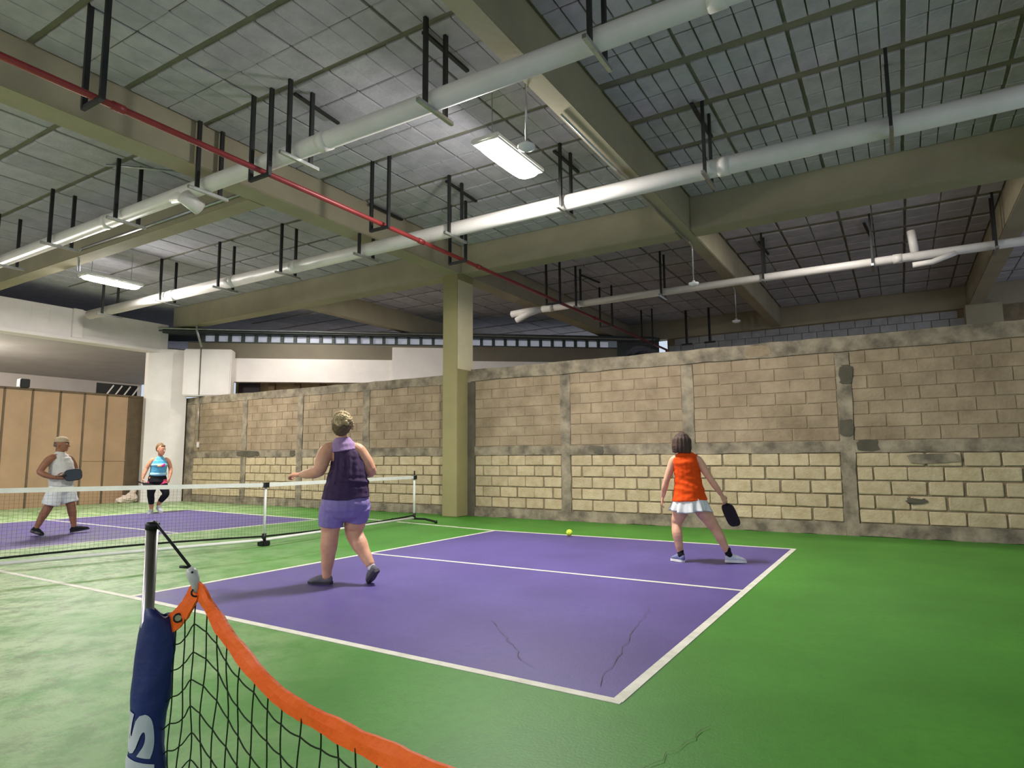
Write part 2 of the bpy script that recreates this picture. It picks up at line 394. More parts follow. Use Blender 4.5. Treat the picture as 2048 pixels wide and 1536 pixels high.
# ---- columns and beams
ZB, ZS = 5.10, 5.68
oc = empty('column', (.015, 7.7, 0)); struct(oc, 'square olive painted concrete column standing against the block wall', 'column')
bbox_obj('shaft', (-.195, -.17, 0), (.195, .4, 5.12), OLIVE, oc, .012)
bbox_obj('lit_face_tint', (.19, -.16, 3.06), (.198, .39, 4.98), mat('lit side concrete colour', (222, 208, 172), (208, 194, 158), rough=.75, scale=1.5), oc, .002)  # paler skin paints in the lamp-lit look of this face
def beam(a, b, label, m=OLIVE_BEAM):
    o = bbox_obj('beam', a, b, m, None, .012); struct(o, label, 'beam'); return o
beam((-.14, -8, ZB), (.27, 19, ZS+.1), 'wide olive beam above the net, meeting the olive column')
beam((4.9, -8, ZB+.01), (5.15, 19, ZS+.1), 'narrow olive beam running above the lamp over the near court')
beam((9.8, -8, ZB), (10.12, 19, ZS+.1), 'olive beam at the dark end of the hall')
beam((-10.3, 7.57, ZB), (-.14, 7.98, ZS+.1), 'cross beam from the olive column towards the white column')
beam((.27, 7.57, ZB), (4.9, 7.98, ZS+.1), 'cross beam between the olive column and the narrow beam')
beam((5.15, 7.57, ZB), (9.8, 7.98, ZS+.1), 'dark olive cross beam above the orange shirt player')
beam((10.12, 7.57, ZB), (15, 7.98, ZS+.1), 'cross beam past the dark end of the hall')
beam((-10.3, 2.66, ZB), (-.14, 2.98, ZS+.1), 'cross beam over the net with a conduit along it')
beam((-5.1, 7.98, ZB), (-4.85, 19, ZS+.1), 'narrow beam behind the cross beam near the white boxes')
beam((.27, 17.5, ZB), (9.8, 17.9, ZS+.1), 'far cross beam above the grey block wall')
beam((10.12, 17.5, ZB), (15, 17.9, ZS+.1), 'far cross beam beyond the dark end column')
fc = MB().box((9.72, 17.1, 0), (10.5, 17.9, ZB)).build('column', OLIVE_BEAM); struct(fc, 'far olive column rising over the top of the block wall', 'column')

# ---- ceilings: ribs with rows of blocks between them
CB = block_mesh('block', CEIL_BLOCK, .02, .03, .012, 3)
def ceil_bay(x0, x1, y0, y1, label, ribs, pick, nx=.205, rows=2, joint=.012, ext=.14, cross=5):
    """soffit plate with blocks; ribs run along x at the given y; pick(x, y) says whether the photograph shows the block"""
    o = MB().box((x0, y0, ZS+.03), (x1, y1, ZS+.16)).build('ceiling', CEIL_RIB); struct(o, label, 'ceiling')
    cells = []
    ys = sorted(ribs)
    for r0, r1 in zip(ys, ys[1:]):
        a = max(r0+ext/2, y0+.01); b = min(r1-ext/2, y1-.01)
        if b-a < .1: continue
        h = (b-a)/rows
        for q in range(rows):
            x = x0+.03; k = 0
            while x < x1-.06:
                e = min(x+nx, x1-.02)
                cells.append((x, e, a+q*h, a+(q+1)*h)); x = e; k += 1
                if cross and k % cross == 0: x += .03
    seen = [c for c in cells if pick((c[0]+c[1])/2, (c[2]+c[3])/2)]
    seen.sort(key=lambda c: (V(((c[0]+c[1])/2, (c[2]+c[3])/2, ZS))-eye).length)
    st = MB()
    for i, (a, b, c, d) in enumerate(seen):
        cx, cy = (a+b)/2+random.uniform(-.003, .003), (c+d)/2+random.uniform(-.004, .004)
        sx, sy = b-a-joint, d-c-joint
        dz = random.uniform(.8, 1.2)*.03
        if i < 296 and nx < .5:
            p = link('block', CB, o); p.location = (cx, cy, ZS); p.rotation_euler = (-math.pi/2, 0, 0); p.scale = (sx, dz, sy)
            # local y (depth) turned up, local z turned to y
            p.rotation_euler = (math.pi/2, 0, 0)
        else:
            st.add([(cx+v.co.x*sx, cy-v.co.z*sy, ZS+v.co.y*dz) for v in CB.vertices], [tuple(f.vertices) for f in CB.polygons])
    if st.v:
        s = st.build('block', CEIL_BLOCK, o); s['kind'] = 'stuff'
    return o
RIB = [-7.45+1.02*i for i in range(15)]
RIB = [.64+1.012*i for i in range(-8, 7)]+[7.7]
FAR = [7.9, 9.0, 10.2, 11.3, 12.4, 13.6, 15.0, 16.3, 17.5, 18.9]
def vis_r(x, y): return y > 1.5-(x-5)*.0 and y > .9
ceil_bay(5.15, 9.8, -8, 7.57, 'grey block ceiling bay above the player in orange', RIB, vis_r)
ceil_bay(.27, 4.9, -8, 7.57, 'grey block ceiling bay above the near lamp', RIB, lambda x, y: y > -1.2, nx=.285, joint=.004, ext=.07, cross=4)
ceil_bay(-10.3, -.14, 2.98, 7.57, 'grey block ceiling bay above the far lamp', [2.9, 3.67, 4.69, 5.7, 6.71, 7.7], lambda x, y: True, nx=.55, rows=1, joint=.01, ext=.06, cross=2)
ceil_bay(-14, -.14, -8, 2.66, 'grey block ceiling bay over the far half of the court', [-7.4, -3.4, -2.4, -1.4, -.4, .62, 1.64, 2.75], lambda x, y: y > -3, nx=.55, rows=1, joint=.01, ext=.06, cross=2)
ceil_bay(5.15, 9.8, 7.98, 17.5, 'ceiling bay with fine ribs behind the dark cross beam', FAR, lambda x, y: True, nx=.52, rows=2, cross=2, ext=.17, joint=.008)
ceil_bay(.27, 4.9, 7.98, 17.5, 'dim ceiling bay behind the block wall and olive column', FAR, lambda x, y: True, nx=.52, rows=2, cross=2, ext=.12, joint=.008)
ceil_bay(-10.3, -.14, 7.98, 19, 'dim ceiling bay behind the white boxes', FAR, lambda x, y: True, nx=.55, rows=1, cross=2, ext=.06)
ceil_bay(10.12, 15, 7.98, 17.5, 'ceiling bay past the beam at the dark end', FAR, lambda x, y: True, nx=.52, rows=2, cross=2, ext=.17, joint=.008)
ceil_bay(10.12, 15, -8, 7.57, 'ceiling bay beside the dark end beam', RIB, lambda x, y: False)
ce = MB().box((-18, -8, ZS+.0), (-14, 12, ZS+.16)).box((-14, 2.66, ZS+.02), (-10.3, 19, ZS+.16)).build('ceiling', CEIL_BLOCK); struct(ce, 'plain ceiling edge over the white beam', 'ceiling')

# ---- far grey block wall under the far beam
gw = MB().box((1.55, 17.62, 0), (9.72, 17.8, ZB)).box((10.5, 17.62, 0), (15, 17.8, ZB)).build('wall_far', MORTAR); struct(gw, 'far grey block wall seen over the top of the limestone wall', 'wall')
GB = block_mesh('block', BLOCK_GREY, .01, .02, .006, 5)
for c in range(4):
    z = 4.22+c*.215; x = 1.6+(.2 if c % 2 else 0)
    while x < 9.4:
        o = link('block', GB, gw); o.location = (x+.2, 17.6, z+.107); o.scale = (.395, .02, .205); x += .41

# ---- oblique facade behind the wall (windows strip, fascia, white bands)
ob = empty('wall_oblique', (-9.04, 8.24, 0), math.radians(38.6)); struct(ob, 'pale slanting facade rising behind the block wall', 'wall')
bbox_obj('white_band', (.42, .05, 3.47), (11.9, .3, 4.18), WHITE_PAINT, ob, .008)
bbox_obj('fascia', (-.9, .12, 4.18), (13.4, .34, 4.67), TAUPE, ob, .01)
bbox_obj('white_panel', (5.07, -.12, 3.0), (6.75, .1, 4.55), WHITE_PAINT, ob, .012)
bbox_obj('white_box', (-.86, -.28, 3.02), (.46, .12, 4.39), WHITE_PAINT, ob, .03)
bbox_obj('box_seam', (-.40, -.30, 3.05), (-.375, -.27, 4.4), CONCRETE_DK, ob, .004)
wd = MB(); x = -.5
while x < 11.8:
    bbox_obj('window_pane', (x+.05, .22, 4.68), (x+.335, .25, 4.88), SKYPANE, ob, .004)
    bbox_obj('mullion', (x-.045, .14, 4.66), (x+.045, .3, 4.9), DARKSTEEL, ob, .004); x += .378
bbox_obj('sill', (-.9, .1, 4.65), (13.4, .34, 4.685), DARKSTEEL, ob, .005)
bbox_obj('head_rail', (-2.6, .02, 4.9), (13.6, .36, 5.02), DARKSTEEL, ob, .005)
MB().tube([(-2.6, -.06, 5.03), (13.4, -.06, 4.93)], .025, 8).build('conduit', GALV, ob)
MB().tube([(-2.6, -.05, 4.96), (13.2, -.05, 4.88)], .02, 8).build('conduit', DARKSTEEL, ob)
bbox_obj('soffit', (-2.6, .3, 5.0), (13.6, 2, 5.1), DARKSTEEL, ob, .005)
bbox_obj('dark_opening', (.46, .5, 3.0), (1.08, .56, 3.5), mat('dark opening', (58, 50, 52), rough=.9), ob, .004)
for s_ in (1.45, 2.2, 2.95, 3.7, 4.4):
    bbox_obj('rafter', (s_-.09, .4, 3.0), (s_+.09, .6, 3.5), mat('brown rafter', (112, 88, 62), rough=.8), ob, .01)
bbox_obj('back_board', (.3, .8, 2.4), (13, .86, 3.6), mat('tan board', (188, 162, 118), (170, 146, 106), rough=.8), ob, .004)
ds = MB().box((12.2, .1, 3.2), (13.6, .16, 4.9)).build('dark_shutter', DARKSTEEL, ob)

# ---- white column, white beam and lower annex ceiling, brown panel wall at the far end
wc = empty('column', (-10.4, 7.4, 0)); struct(wc, 'thick white painted column beside the brown panel wall', 'column')
MB().prism([(-.50, -.25), (-.08, -.40), (.44, .02), (.56, .42), (-.3, .75)], 0, 4.40).build('shaft', WHITE_PAINT, wc)
wbm = empty('beam', (-10.3, 0, 4.36)); struct(wbm, 'white steel edged beam over the brown panel wall', 'beam')
bbox_obj('web', (-.3, -8, 0), (0, 7.45, .8), WHITE_PAINT, wbm, .01)
bbox_obj('bottom_flange', (-.36, -8, -.05), (.07, 7.3, .035), WHITE_PAINT, wbm, .01)
bbox_obj('stiffener', (0, 4.86, .03), (.08, 5.10, .8), WHITE_PAINT, wbm, .01)
for y, l in ((3.95, .38), (4.35, .34), (5.55, .26), (6.15, .3), (6.75, .3), (7.2, .5)):
    bbox_obj('weld_strip', (-.01, y, .62-l+.05), (.012, y+.035, .66), WHITE_PAINT, wbm, .004)
an = MB().box((-20, -8, 4.42), (-10.55, 12, 4.55)).build('ceiling', CEIL_LOW); struct(an, 'low smooth grey ceiling of the annex behind the brown panels', 'ceiling')
ew = MB().box((-20.2, -8, 0), (-20, 12, 4.5)).build('wall_annex', WHITE_PAINT); struct(ew, 'pale end wall of the annex above the brown panels', 'wall')
pw = empty('wall_left', (-11.05, 0, 0)); struct(pw, 'brown chipboard panel partition at the far end of the court', 'wall')
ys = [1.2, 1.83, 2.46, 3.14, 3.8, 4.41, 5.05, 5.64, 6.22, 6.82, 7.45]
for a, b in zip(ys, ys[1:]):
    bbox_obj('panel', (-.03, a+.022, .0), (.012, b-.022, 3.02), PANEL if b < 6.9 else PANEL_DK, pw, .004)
for y in ys: bbox_obj('stud', (-.05, y-.024, 0), (.03, y+.024, 3.03), PANEL_DK, pw, .004)
bbox_obj('top_rail', (-.06, 1.2, 3.0), (.03, 7.45, 3.06), PANEL_DK, pw, .004)
bbox_obj('chair_rail', (0, 5.66, 1.17), (.03, 6.82, 1.2), PANEL, pw, .004)
lv = empty('vent', (-11.6, 6.8, 3.1)); tag(lv, 'black slatted opening above the brown panels beside white column', 'vent')
bbox_obj('back', (-.06, -.6, -.05), (-.03, .55, .32), BLACK_PL, lv, .003)
for k in range(4): MB().bar((0, -.35+k*.24, -.03), (0, -.15+k*.24, .28), .03, .03).build('slat', WHITE_PAINT, lv)
bx = empty('box', (-11.05, 4.18, 3.06)); tag(bx, 'small dark grey box standing on top of the brown panel wall', 'box')
bbox_obj('body', (-.12, -.1, 0), (.1, .12, .22), BLACK_ST, bx, .015); bbox_obj('face', (.1, -.08, .02), (.112, .1, .2), BLACK_PL, bx, .004)

# ================================================================ PIPES AND HANGERS
def hanger_u(x, y, zb, label, gap=.33, along='x', grp=None, top=ZS+.03, name='pipe_hanger', beamlen=0):
    """two rods down from the ceiling with a cross bar under the pipe; rods spaced along y (for pipes along x)"""
    h = empty(name, (x, y, zb)); tag(h, label, 'hanger', grp)
    t = top-zb
    for s in (-1, 1):
        p = V((0, s*gap/2, 0)) if along == 'x' else V((s*gap/2, 0, 0))
        MB().bar(p, p+V((0, 0, t)), .05, .035).build('rod', BLACK_ST, h)
    q = V((0, gap/2+.12, 0)) if along == 'x' else V((gap/2+.02, 0, 0))
    MB().bar(-q, q, .04, .04).build('crossbar', GALV if along == 'x' else BLACK_ST, h)
    return h
def ordinal(i): return ('first', 'second', 'third', 'fourth', 'fifth', 'sixth', 'seventh', 'eighth', 'ninth', 'tenth')[i]
def pipe_x(y, z, r, x0, x1, label, joints, n=16):
    o = empty('drain_pipe', ((x0+x1)/2, y, z)); tag(o, label, 'pipe', None)
    c = (x0+x1)/2
    MB().tube([(x0-c, 0, 0), (x1-c, 0, 0)], r, n).build('tube', PIPE_W, o, True)
    for j in joints: MB().tube([(j-c-.07, 0, 0), (j-c+.07, 0, 0)], r+.009, n).build('collar', PIPE_W, o, True)
    return o
p1 = pipe_x(1.72, 4.87, .105, -9.9, 11, 'thick white drain pipe over the near lamp side, first of the three', [2.55, -2.2, 7.0])
# cleanout tee hanging on the first pipe
MB().tube([(-.55-.55, 0, 0), (-.2-.55, -.03, -.06), (-.02-.55, -.02, -.16)], .085, 14).build('tee_branch', PIPE_W, p1, True)
MB().tube([(-.57, -.13, -.12), (-.57, .12, -.22)], .10, 16).build('tee_cap', PIPE_W, p1, True)
p2 = pipe_x(4.8, 4.85, .115, -9.25, 13, 'thick white drain pipe passing behind the near lamp, second of the three', [-1.62, -3.5, 6.35, -5.6])
p3 = pipe_x(10.3, 4.80, .08, .75, 13, 'thin white drain pipe beyond the olive column, third of the three', [1.0, 8.2])
MB().tube([(-6.15, 0, 0), (-6.55, 0, 0), (-7.0, 0, -.02)], .085, 12).build('fork_branch', PIPE_W, p3, True)
MB().tube([(-6.2, 0, 0), (-6.5, -.02, -.07), (-6.85, -.03, -.2)], .075, 12).build('fork_branch', PIPE_W, p3, True)
MB().tube([(1.6, .05, .08), (1.57, .05, .5)], .07, 12).build('riser', PIPE_W, p3, True)
MB().tube([(2.2, -.05, -.05), (1.85, -.05, -.16), (1.55, -.05, -.17)], .05, 10).build('offset_bend', PIPE_W, p3, True)
for i, x in enumerate([-7.8, -5.73, -3.7, -1.66, .35, 2.13, 4.17, 5.97]):
    if i in (0,): continue
    hanger_u(x, 1.72, 4.742, 'black rod hanger on the first drain pipe, %s from the white beam' % ordinal(i-1), grp='hangers on the first drain pipe')
for i, x in enumerate([-8.3, -5.85, -3.75, -1.82, .22, 2.16, 4.13, 6.15, 8.16]):
    hanger_u(x, 4.80, 4.712, 'black rod hanger on the second drain pipe, %s from the white column' % ordinal(i), gap=.34, grp='hangers on the second drain pipe')
for i, x in enumerate([1.72, 3.77, 5.88, 7.8, 9.65]):
    hanger_u(x, 10.3, 4.697, 'black rod hanger on the thin drain pipe, %s from the forked end' % ordinal(i), gap=.26, grp='hangers on the thin drain pipe')
# red pipe
rp = empty('sprinkler_pipe', (1.66, 5, 4.665)); tag(rp, 'long red sprinkler pipe crossing under the white drain pipes', 'pipe')
MB().tube([(0, -13, 0), (0, 12.2, 0)], .034, 12).build('tube', PIPE_R, rp, True)
for y in (-.45, -5.1, 1.2, 6.4): MB().tube([(0, y-.06, 0), (0, y+.06, 0)], .044, 12).build('coupling', PIPE_R, rp, True)
MB().tube([(0, 12.1, 0), (.02, 12.2, -.2), (.02, 12.22, -.75)], .034, 10).build('drop', PIPE_R, rp, True)
for i, y in enumerate([-2.25, -.31, 1.56, 3.64, 5.6, 9.2, 12.2, 15.4]):
    h = hanger_u(1.62, y, 4.60 if i != 1 else 4.62, 'black bracket hanger carrying the red pipe, %s along from the near end' % ordinal(i), gap=.34, along='y', grp='hangers on the red pipe')
for i, (x, y) in enumerate([(2.6, 16.2), (3.3, 16.2)]):
    h = empty('hanging_rod', (x, y, 4.62)); tag(h, ('dark rod hanging over the wall top near the red pipe end', 'dark rod hanging over the wall top, next to the shutter')[i], 'rod', 'rods over the wall top')
    MB().bar((0, 0, 0), (0, 0, ZS+.03-4.62), .06).build('rod', BLACK_ST, h); MB().bar((-.16, 0, 0), (.16, 0, 0), .05).build('foot', BLACK_ST, h)
# free ceiling struts (angle irons bolted flat to the ceiling)
for a, b, lab in (((4.05, 1.66), (4.05, 2.46), 'black angle iron on the ceiling, by the first drain pipe near the narrow beam'), ((2.06, 4.68), (2.0, 5.62), 'black angle iron on the ceiling, behind the near lamp towards the red pipe'),
                  ((4.0, 4.7), (4.0, 5.52), 'black angle iron on the ceiling, behind the near lamp by the narrow beam'), ((2.0, 1.72), (1.93, 2.5), 'black angle iron on the ceiling, between red pipe and near lamp'),
                  ((6.05, 4.5), (6.05, 5.5), 'black angle iron on the ceiling, past the narrow beam above the second pipe'), ((1.6, 10.75), (1.7, 11.63), 'black angle iron on the ceiling, beyond the olive column'),
                  ((.36, 4.72), (.34, 5.6), 'black angle iron on the ceiling, next to the wide beam and second pipe'), ((5.78, 10.5), (5.8, 11.5), 'black angle iron on the ceiling, above the thin drain pipe past the narrow beam'),
                  ((7.7, 10.45), (7.78, 11.4), 'black angle iron on the ceiling, above the thin drain pipe at its middle')):
    o = MB().bar((a[0], a[1], 5.632), (b[0], b[1], 5.632), .045, .03).build('angle_iron', BLACK_ST); tag(o, lab, 'bracket')
# conduits and sensor pendants
def conduit(pts, label, r=.014, nm='conduit'):
    o = MB().tube(pts, r, 8).build(nm, GALV, None, True); tag(o, label, 'conduit'); return o
def arc(c, a0, a1, r, ax, ay, n=6):
    return [V(c)+V(ax)*r*math.cos(a0+(a1-a0)*i/n)+V(ay)*r*math.sin(a0+(a1-a0)*i/n) for i in range(n+1)]
def pendant(x, y, zt, zb, label, pre):
    o = empty('sensor_pendant', (x, y, zb)); tag(o, label, 'sensor', 'sensor pendants')
    MB().tube(pre+[(0, 0, zt-zb), (0, 0, .06)], .013, 8).build('stem', GALV, o, True)
    MB().tube([(0, 0, .075), (0, 0, .05), (0, 0, .03), (0, 0, .0), (0, 0, -.03)], [.025, .03, .095, .09, .03], 12).build('dome', LAMP_BODY, o, True)
pendant(4.84, 2.42, 5.2, 4.47, 'silver dome sensor on a bent stem next to the near lamp', [(.06, .02, .98), (.03, .01, .93), (.005, 0, .82)])
pendant(4.97, 8.34, 5.0, 4.34, 'silver dome sensor hanging under the narrow beam behind the cross beam', [(0, -.3, .75), (0, -.1, .74), (0, -.02, .70)])
pendant(4.97, 11.9, 4.95, 4.28, 'silver dome sensor hanging low over the wall top', [(0, -.2, .78), (0, -.03, .74)])
conduit([(4.97, 3.0, 5.085), (4.97, 8.1, 5.085)], 'thin conduit along the underside of the narrow beam', .014)
conduit([(4.55, 2.6, 5.66), (4.6, 2.75, 5.64), (4.62, 6.4, 5.64)], 'thin conduit on the ceiling beside the narrow beam', .013)
conduit([(-5.0, 2.63, 5.2), (-.2, 2.63, 5.2)], 'conduit clipped along the cross beam over the net', .022)
conduit([(-5.0, 2.63, 5.2), (-5.15, 2.66, 5.19), (-5.3, 2.72, 5.1), (-5.34, 2.75, 4.85)], 'bent conduit dropping from the cross beam to the far lamp', .02)
conduit([(-1.9, 1.5, 5.62), (-1.5, 1.9, 5.62), (-1.1, 2.3, 5.62)], 'bright strip on the ceiling behind the red pipe', .02)
conduit([(-9.25, 7.83, 3.0), (-9.25, 7.86, 1.75)], 'thin conduit running down the wall to a switch', .016)
MB().tube([(-.52, -.33, 5.6), (-.52, -.33, 4.95), (-.36, -.33, 4.44)], .035, 8).build('pale_conduit', GALV, ob, True)
sw = empty('light_switch', (-9.25, 7.885, 1.62)); tag(sw, 'small white switch box on the wall by the white column', 'switch')
bbox_obj('plate', (-.045, -.03, -.08), (.045, .01, .08), WHITE_PAINT, sw, .008); bbox_obj('rocker', (-.018, -.04, -.035), (.018, -.028, .035), SOLE_W, sw, .004)

# ---- lamps
def lamp(p, label):
    o = empty('ceiling_lamp', p); tag(o, label, 'lamp', 'ceiling lamps')
    bbox_obj('housing', (-.2, -.58, -.015), (.2, .58, .06), LAMP_BODY, o, .02)
    MB().rings([[V((.175*q*math.copysign(abs(math.cos(t))**.5, math.cos(t)), .56*q2*math.copysign(abs(math.sin(t))**.5, math.sin(t)), z)) for t in [2*math.pi*k/32 for k in range(32)]]
                for q, q2, z in ((1, 1, -.012), (1.0, 1.0, -.03), (.85, .95, -.055), (.5, .85, -.068))]).build('diffuser', LAMP_EM, o, True)
    for s in (-1, 1):
        MB().tube([(0, s*.4, .06), (0, s*.4, ZS-p[2]+.03)], .006, 6).build('suspension_cable', GALV, o)
    bbox_obj('driver_box', (-.06, -.15, .06), (.06, .15, .12), LAMP_BODY, o, .01)
lamp(LAMPS[0], 'brightly glowing flat lamp over the near court'); lamp(LAMPS[1], 'brightly glowing flat lamp near the white beam')
lamp(LAMPS[2], 'glowing flat lamp beyond the near side of the court'); lamp(LAMPS[3], 'glowing flat lamp behind the near sideline')

lamp((-6.0, 8.4, 5.5), 'added flat lamp hidden behind the cross beam over the passage, nearer the white boxes'); lamp((-1.9, 8.4, 5.5), 'added flat lamp hidden behind the cross beam over the passage, nearer the olive column')  # fixtures added to house the hidden passage lights
lamp((7.3, 8.4, 5.5), 'added flat lamp hidden behind the dark olive cross beam past the narrow beam')
hb = empty('annex_socket', (-14.2, 2.6, 3.75)); tag(hb, 'added cord and socket for the unseen annex light behind the brown panels', 'lamp')  # added as a fixture for the annex fill light; no bulb built
MB().tube([(0, 0, .12), (0, 0, .67)], .008, 6).build('cord', BLACK_PL, hb); MB().tube([(0, 0, .04), (0, 0, .13)], .022, 10).build('socket', BLACK_PL, hb, True)
# ================================================================ COURT NET
LP, CP, RP = V((-.76, -.34, 0)), V((.26, 2.86, 0)), V((.06, 6.36, 0))
nt = empty('pickleball_net', CP); tag(nt, 'portable pickleball net with white top tape standing across the court', 'net')
o0 = -CP
def npt(t, z):     # t in 0..2 along the net
    return (LP.lerp(CP, t) if t < 1 else CP.lerp(RP, t-1))+V((0, 0, z))+o0
ZT = (.918, .876, .87)
def ztop(t):
    return (ZT[0]+(ZT[1]-ZT[0])*t if t < 1 else ZT[1]+(ZT[2]-ZT[1])*(t-1))
MB().tube([npt(0, .08), npt(1, .08), npt(2, .08)], .022, 10).build('base_bar', TAPE_W, nt, True)
for t, h, nm in ((0, .95, 'post'), (1, .84, 'centre_post'), (2, .88, 'post')):
    MB().tube([npt(t, .06), npt(t, h)], .021 if t != 1 else .017, 10).build(nm, TAPE_W, nt, True)
    d = V((1, .06, 0)) if t != 1 else V((.2, .02, 0))
    if t != 1:
        MB().tube([npt(t, .03)-d*.5, npt(t, .07)-d*.25, npt(t, .07)+d*.25, npt(t, .03)+d*.5], .02, 8).build('foot_bar', NET_BLK, nt, True)
        for s in (-1, 1): MB().tube([npt(t, 0)+d*.5*s, npt(t, .055)+d*.5*s], .028, 10).build('foot_cap', BLACK_PL, nt, True)
    else: bbox_obj('foot', tuple(npt(1, 0)-V((.07, .06, 0))), tuple(npt(1, .07)+V((.07, .06, 0))), BLACK_PL, nt, .01)
    MB().tube([npt(t, .06), npt(t, .17)], .03, 10).build('socket', BLACK_PL, nt, True)
    MB().box(tuple(npt(t, ztop(t)-.065)-V((.035, .035, 0))), tuple(npt(t, ztop(t)+.008)+V((.035, .035, 0)))).build('tape_clip', BLACK_PL, nt)
MB().tube([npt(2, .87), npt(2, .965)], .014, 8).build('post_tip', BLACK_PL, nt, True)
def strip(zf0, zf1, th, name, m, n=24):
    mb = MB(); R = []
    for i in range(n+1):
        t = 2*i/n; a = npt(t, zf0(t)); b = npt(t, zf1(t)); R.append([a-V((th, 0, 0)), a+V((th, 0, 0)), b+V((th, 0, 0)), b-V((th, 0, 0))])
    return mb.rings(R).build(name, m, nt)
strip(lambda t: ztop(t)-.055, ztop, .006, 'top_tape', TAPE_W)
zbot = lambda t: .13+.03*math.sin(t*math.pi)
strip(lambda t: zbot(t)-.012, lambda t: zbot(t)+.012, .004, 'bottom_tape', NET_BLK)
nm_ = MB(); Ltot = (CP-LP).length+(RP-CP).length; nv = int(Ltot/.045)
for i in range(nv+1):
    t = 2*i/nv; nm_.bar(npt(t, zbot(t)), npt(t, ztop(t)-.05), .0012)
for k in range(1, 17):
    for i in range(12):
        t0, t1 = 2*i/12, 2*(i+1)/12
        g = lambda t: zbot(t)+(ztop(t)-.05-zbot(t))*k/17
        nm_.bar(npt(t0, g(t0)), npt(t1, g(t1)), .0012)
x_ = nm_.build('netting', NET_BLK, nt); x_['kind'] = 'stuff'

# ================================================================ NEAR NET WITH ORANGE TAPE
PX, PY = 6.39, -2.226
bn = empty('portable_net', (PX, PY, 0)); tag(bn, 'near portable net with orange tape tied to a steel pole in a navy sleeve', 'net')
MB().tube([(0, 0, .0), (0, 0, 1.066)], .0145, 18).build('pole', CHROME, bn, True)
MB().tube([(0, 0, 1.055), (0, 0, 1.070), (0, 0, 1.074)], [.0165, .0165, .012], 16).build('pole_cap', BLACK_PL, bn, True)
# sleeve: flattened, slightly creased cloth tube; its broad side faces the net line normal
sx = V((.86, .51, 0)); sy = V((-.51, .86, 0))
def sleeve_pt(ang, z, off=0.):
    k = (z-.0)/.85
    a = .046+.003*math.sin(z*17+1)+.002*math.sin(z*41); b = .030+.003*math.sin(z*23)
    if z > .76: a *= 1-(z-.76)*2.4; b *= 1-(z-.76)*1.0
    a += .002*math.sin(ang*3+z*30); cx = sx*(.005*math.sin(z*9)+.022)
    return cx+sx*math.cos(ang)*(a+off)+sy*math.sin(ang)*(b+off)+V((0, 0, z))
Rr = []
for i in range(46):
    z = .01+.845*i/45; ring = []
    for k in range(28):
        a = 2*math.pi*k/28; p = sleeve_pt(a, z)
        if i == 45: p.z += .012*math.cos(a*1+2.6)+.006*math.sin(a*3)
        n_ = noise.noise(V((p.x*22, p.y*22, p.z*9)))*.0065-.0022*abs(noise.noise(V((p.x*30+5, p.y*30, p.z*16))))*2; ring.append(p+(sx*math.cos(a)+sy*math.sin(a))*n_)
    Rr.append(ring)
R2 = [[p+(V((0, 0, .0))) for p in Rr[-1]], [(V((0, 0, p.z))*1+V(((p.x)*.82, p.y*.82, 0))) for p in Rr[-1]], [V((p.x*.82, p.y*.82, p.z-.06)) for p in Rr[-1]]]
MB().rings(Rr+R2[1:], caps=False).build('sleeve', NAVY, bn, True)
# lettering on the sleeve, running upwards, wrapped round the cloth
def letters():
    cu = bpy.data.curves.new('lettering', 'FONT'); cu.body = 'NIS'; cu.size = .105; cu.offset = .0052; cu.shear = .12; cu.space_character = 1.08
    cu.resolution_u = 6
    t = bpy.data.objects.new('lettering', cu); col.objects.link(t)
    dg = bpy.context.evaluated_depsgraph_get(); dg.update()
    me = bpy.data.meshes.new_from_object(t.evaluated_get(dg)); bpy.data.objects.remove(t)
    bm = bmesh.new(); bm.from_mesh(me)
    for it in range(3): bmesh.ops.subdivide_edges(bm, edges=[e for e in bm.edges if e.calc_length() > .008], cuts=1)
    bmesh.ops.triangulate(bm, faces=bm.faces)
    xs = [v.co.x for v in bm.verts]; x1 = max(xs)
    for v in bm.verts:
        z = .628+(v.co.x-x1)*1.95          # text advances upwards; its end sits at z
        s = .066-v.co.y*.92           # text up points to the outer (away) edge of the cloth
        ang = -math.pi/2+(s-.034)/.040-.22
        v.co = sleeve_pt(ang, z, .0022)+(sx*math.cos(ang)+sy*math.sin(ang))*(noise.noise(V(sleeve_pt(ang, z)*1.0))*0)
        p = sleeve_pt(ang, z); n_ = noise.noise(V((p.x*22, p.y*22, p.z*9)))*.0065-.0022*abs(noise.noise(V((p.x*30+5, p.y*30, p.z*16))))*2
        v.co += (sx*math.cos(ang)+sy*math.sin(ang))*(n_)
    bm.to_mesh(me); bm.free(); me.materials.clear(); me.materials.append(PRINT_W)
    link('lettering', me, bn)
letters()
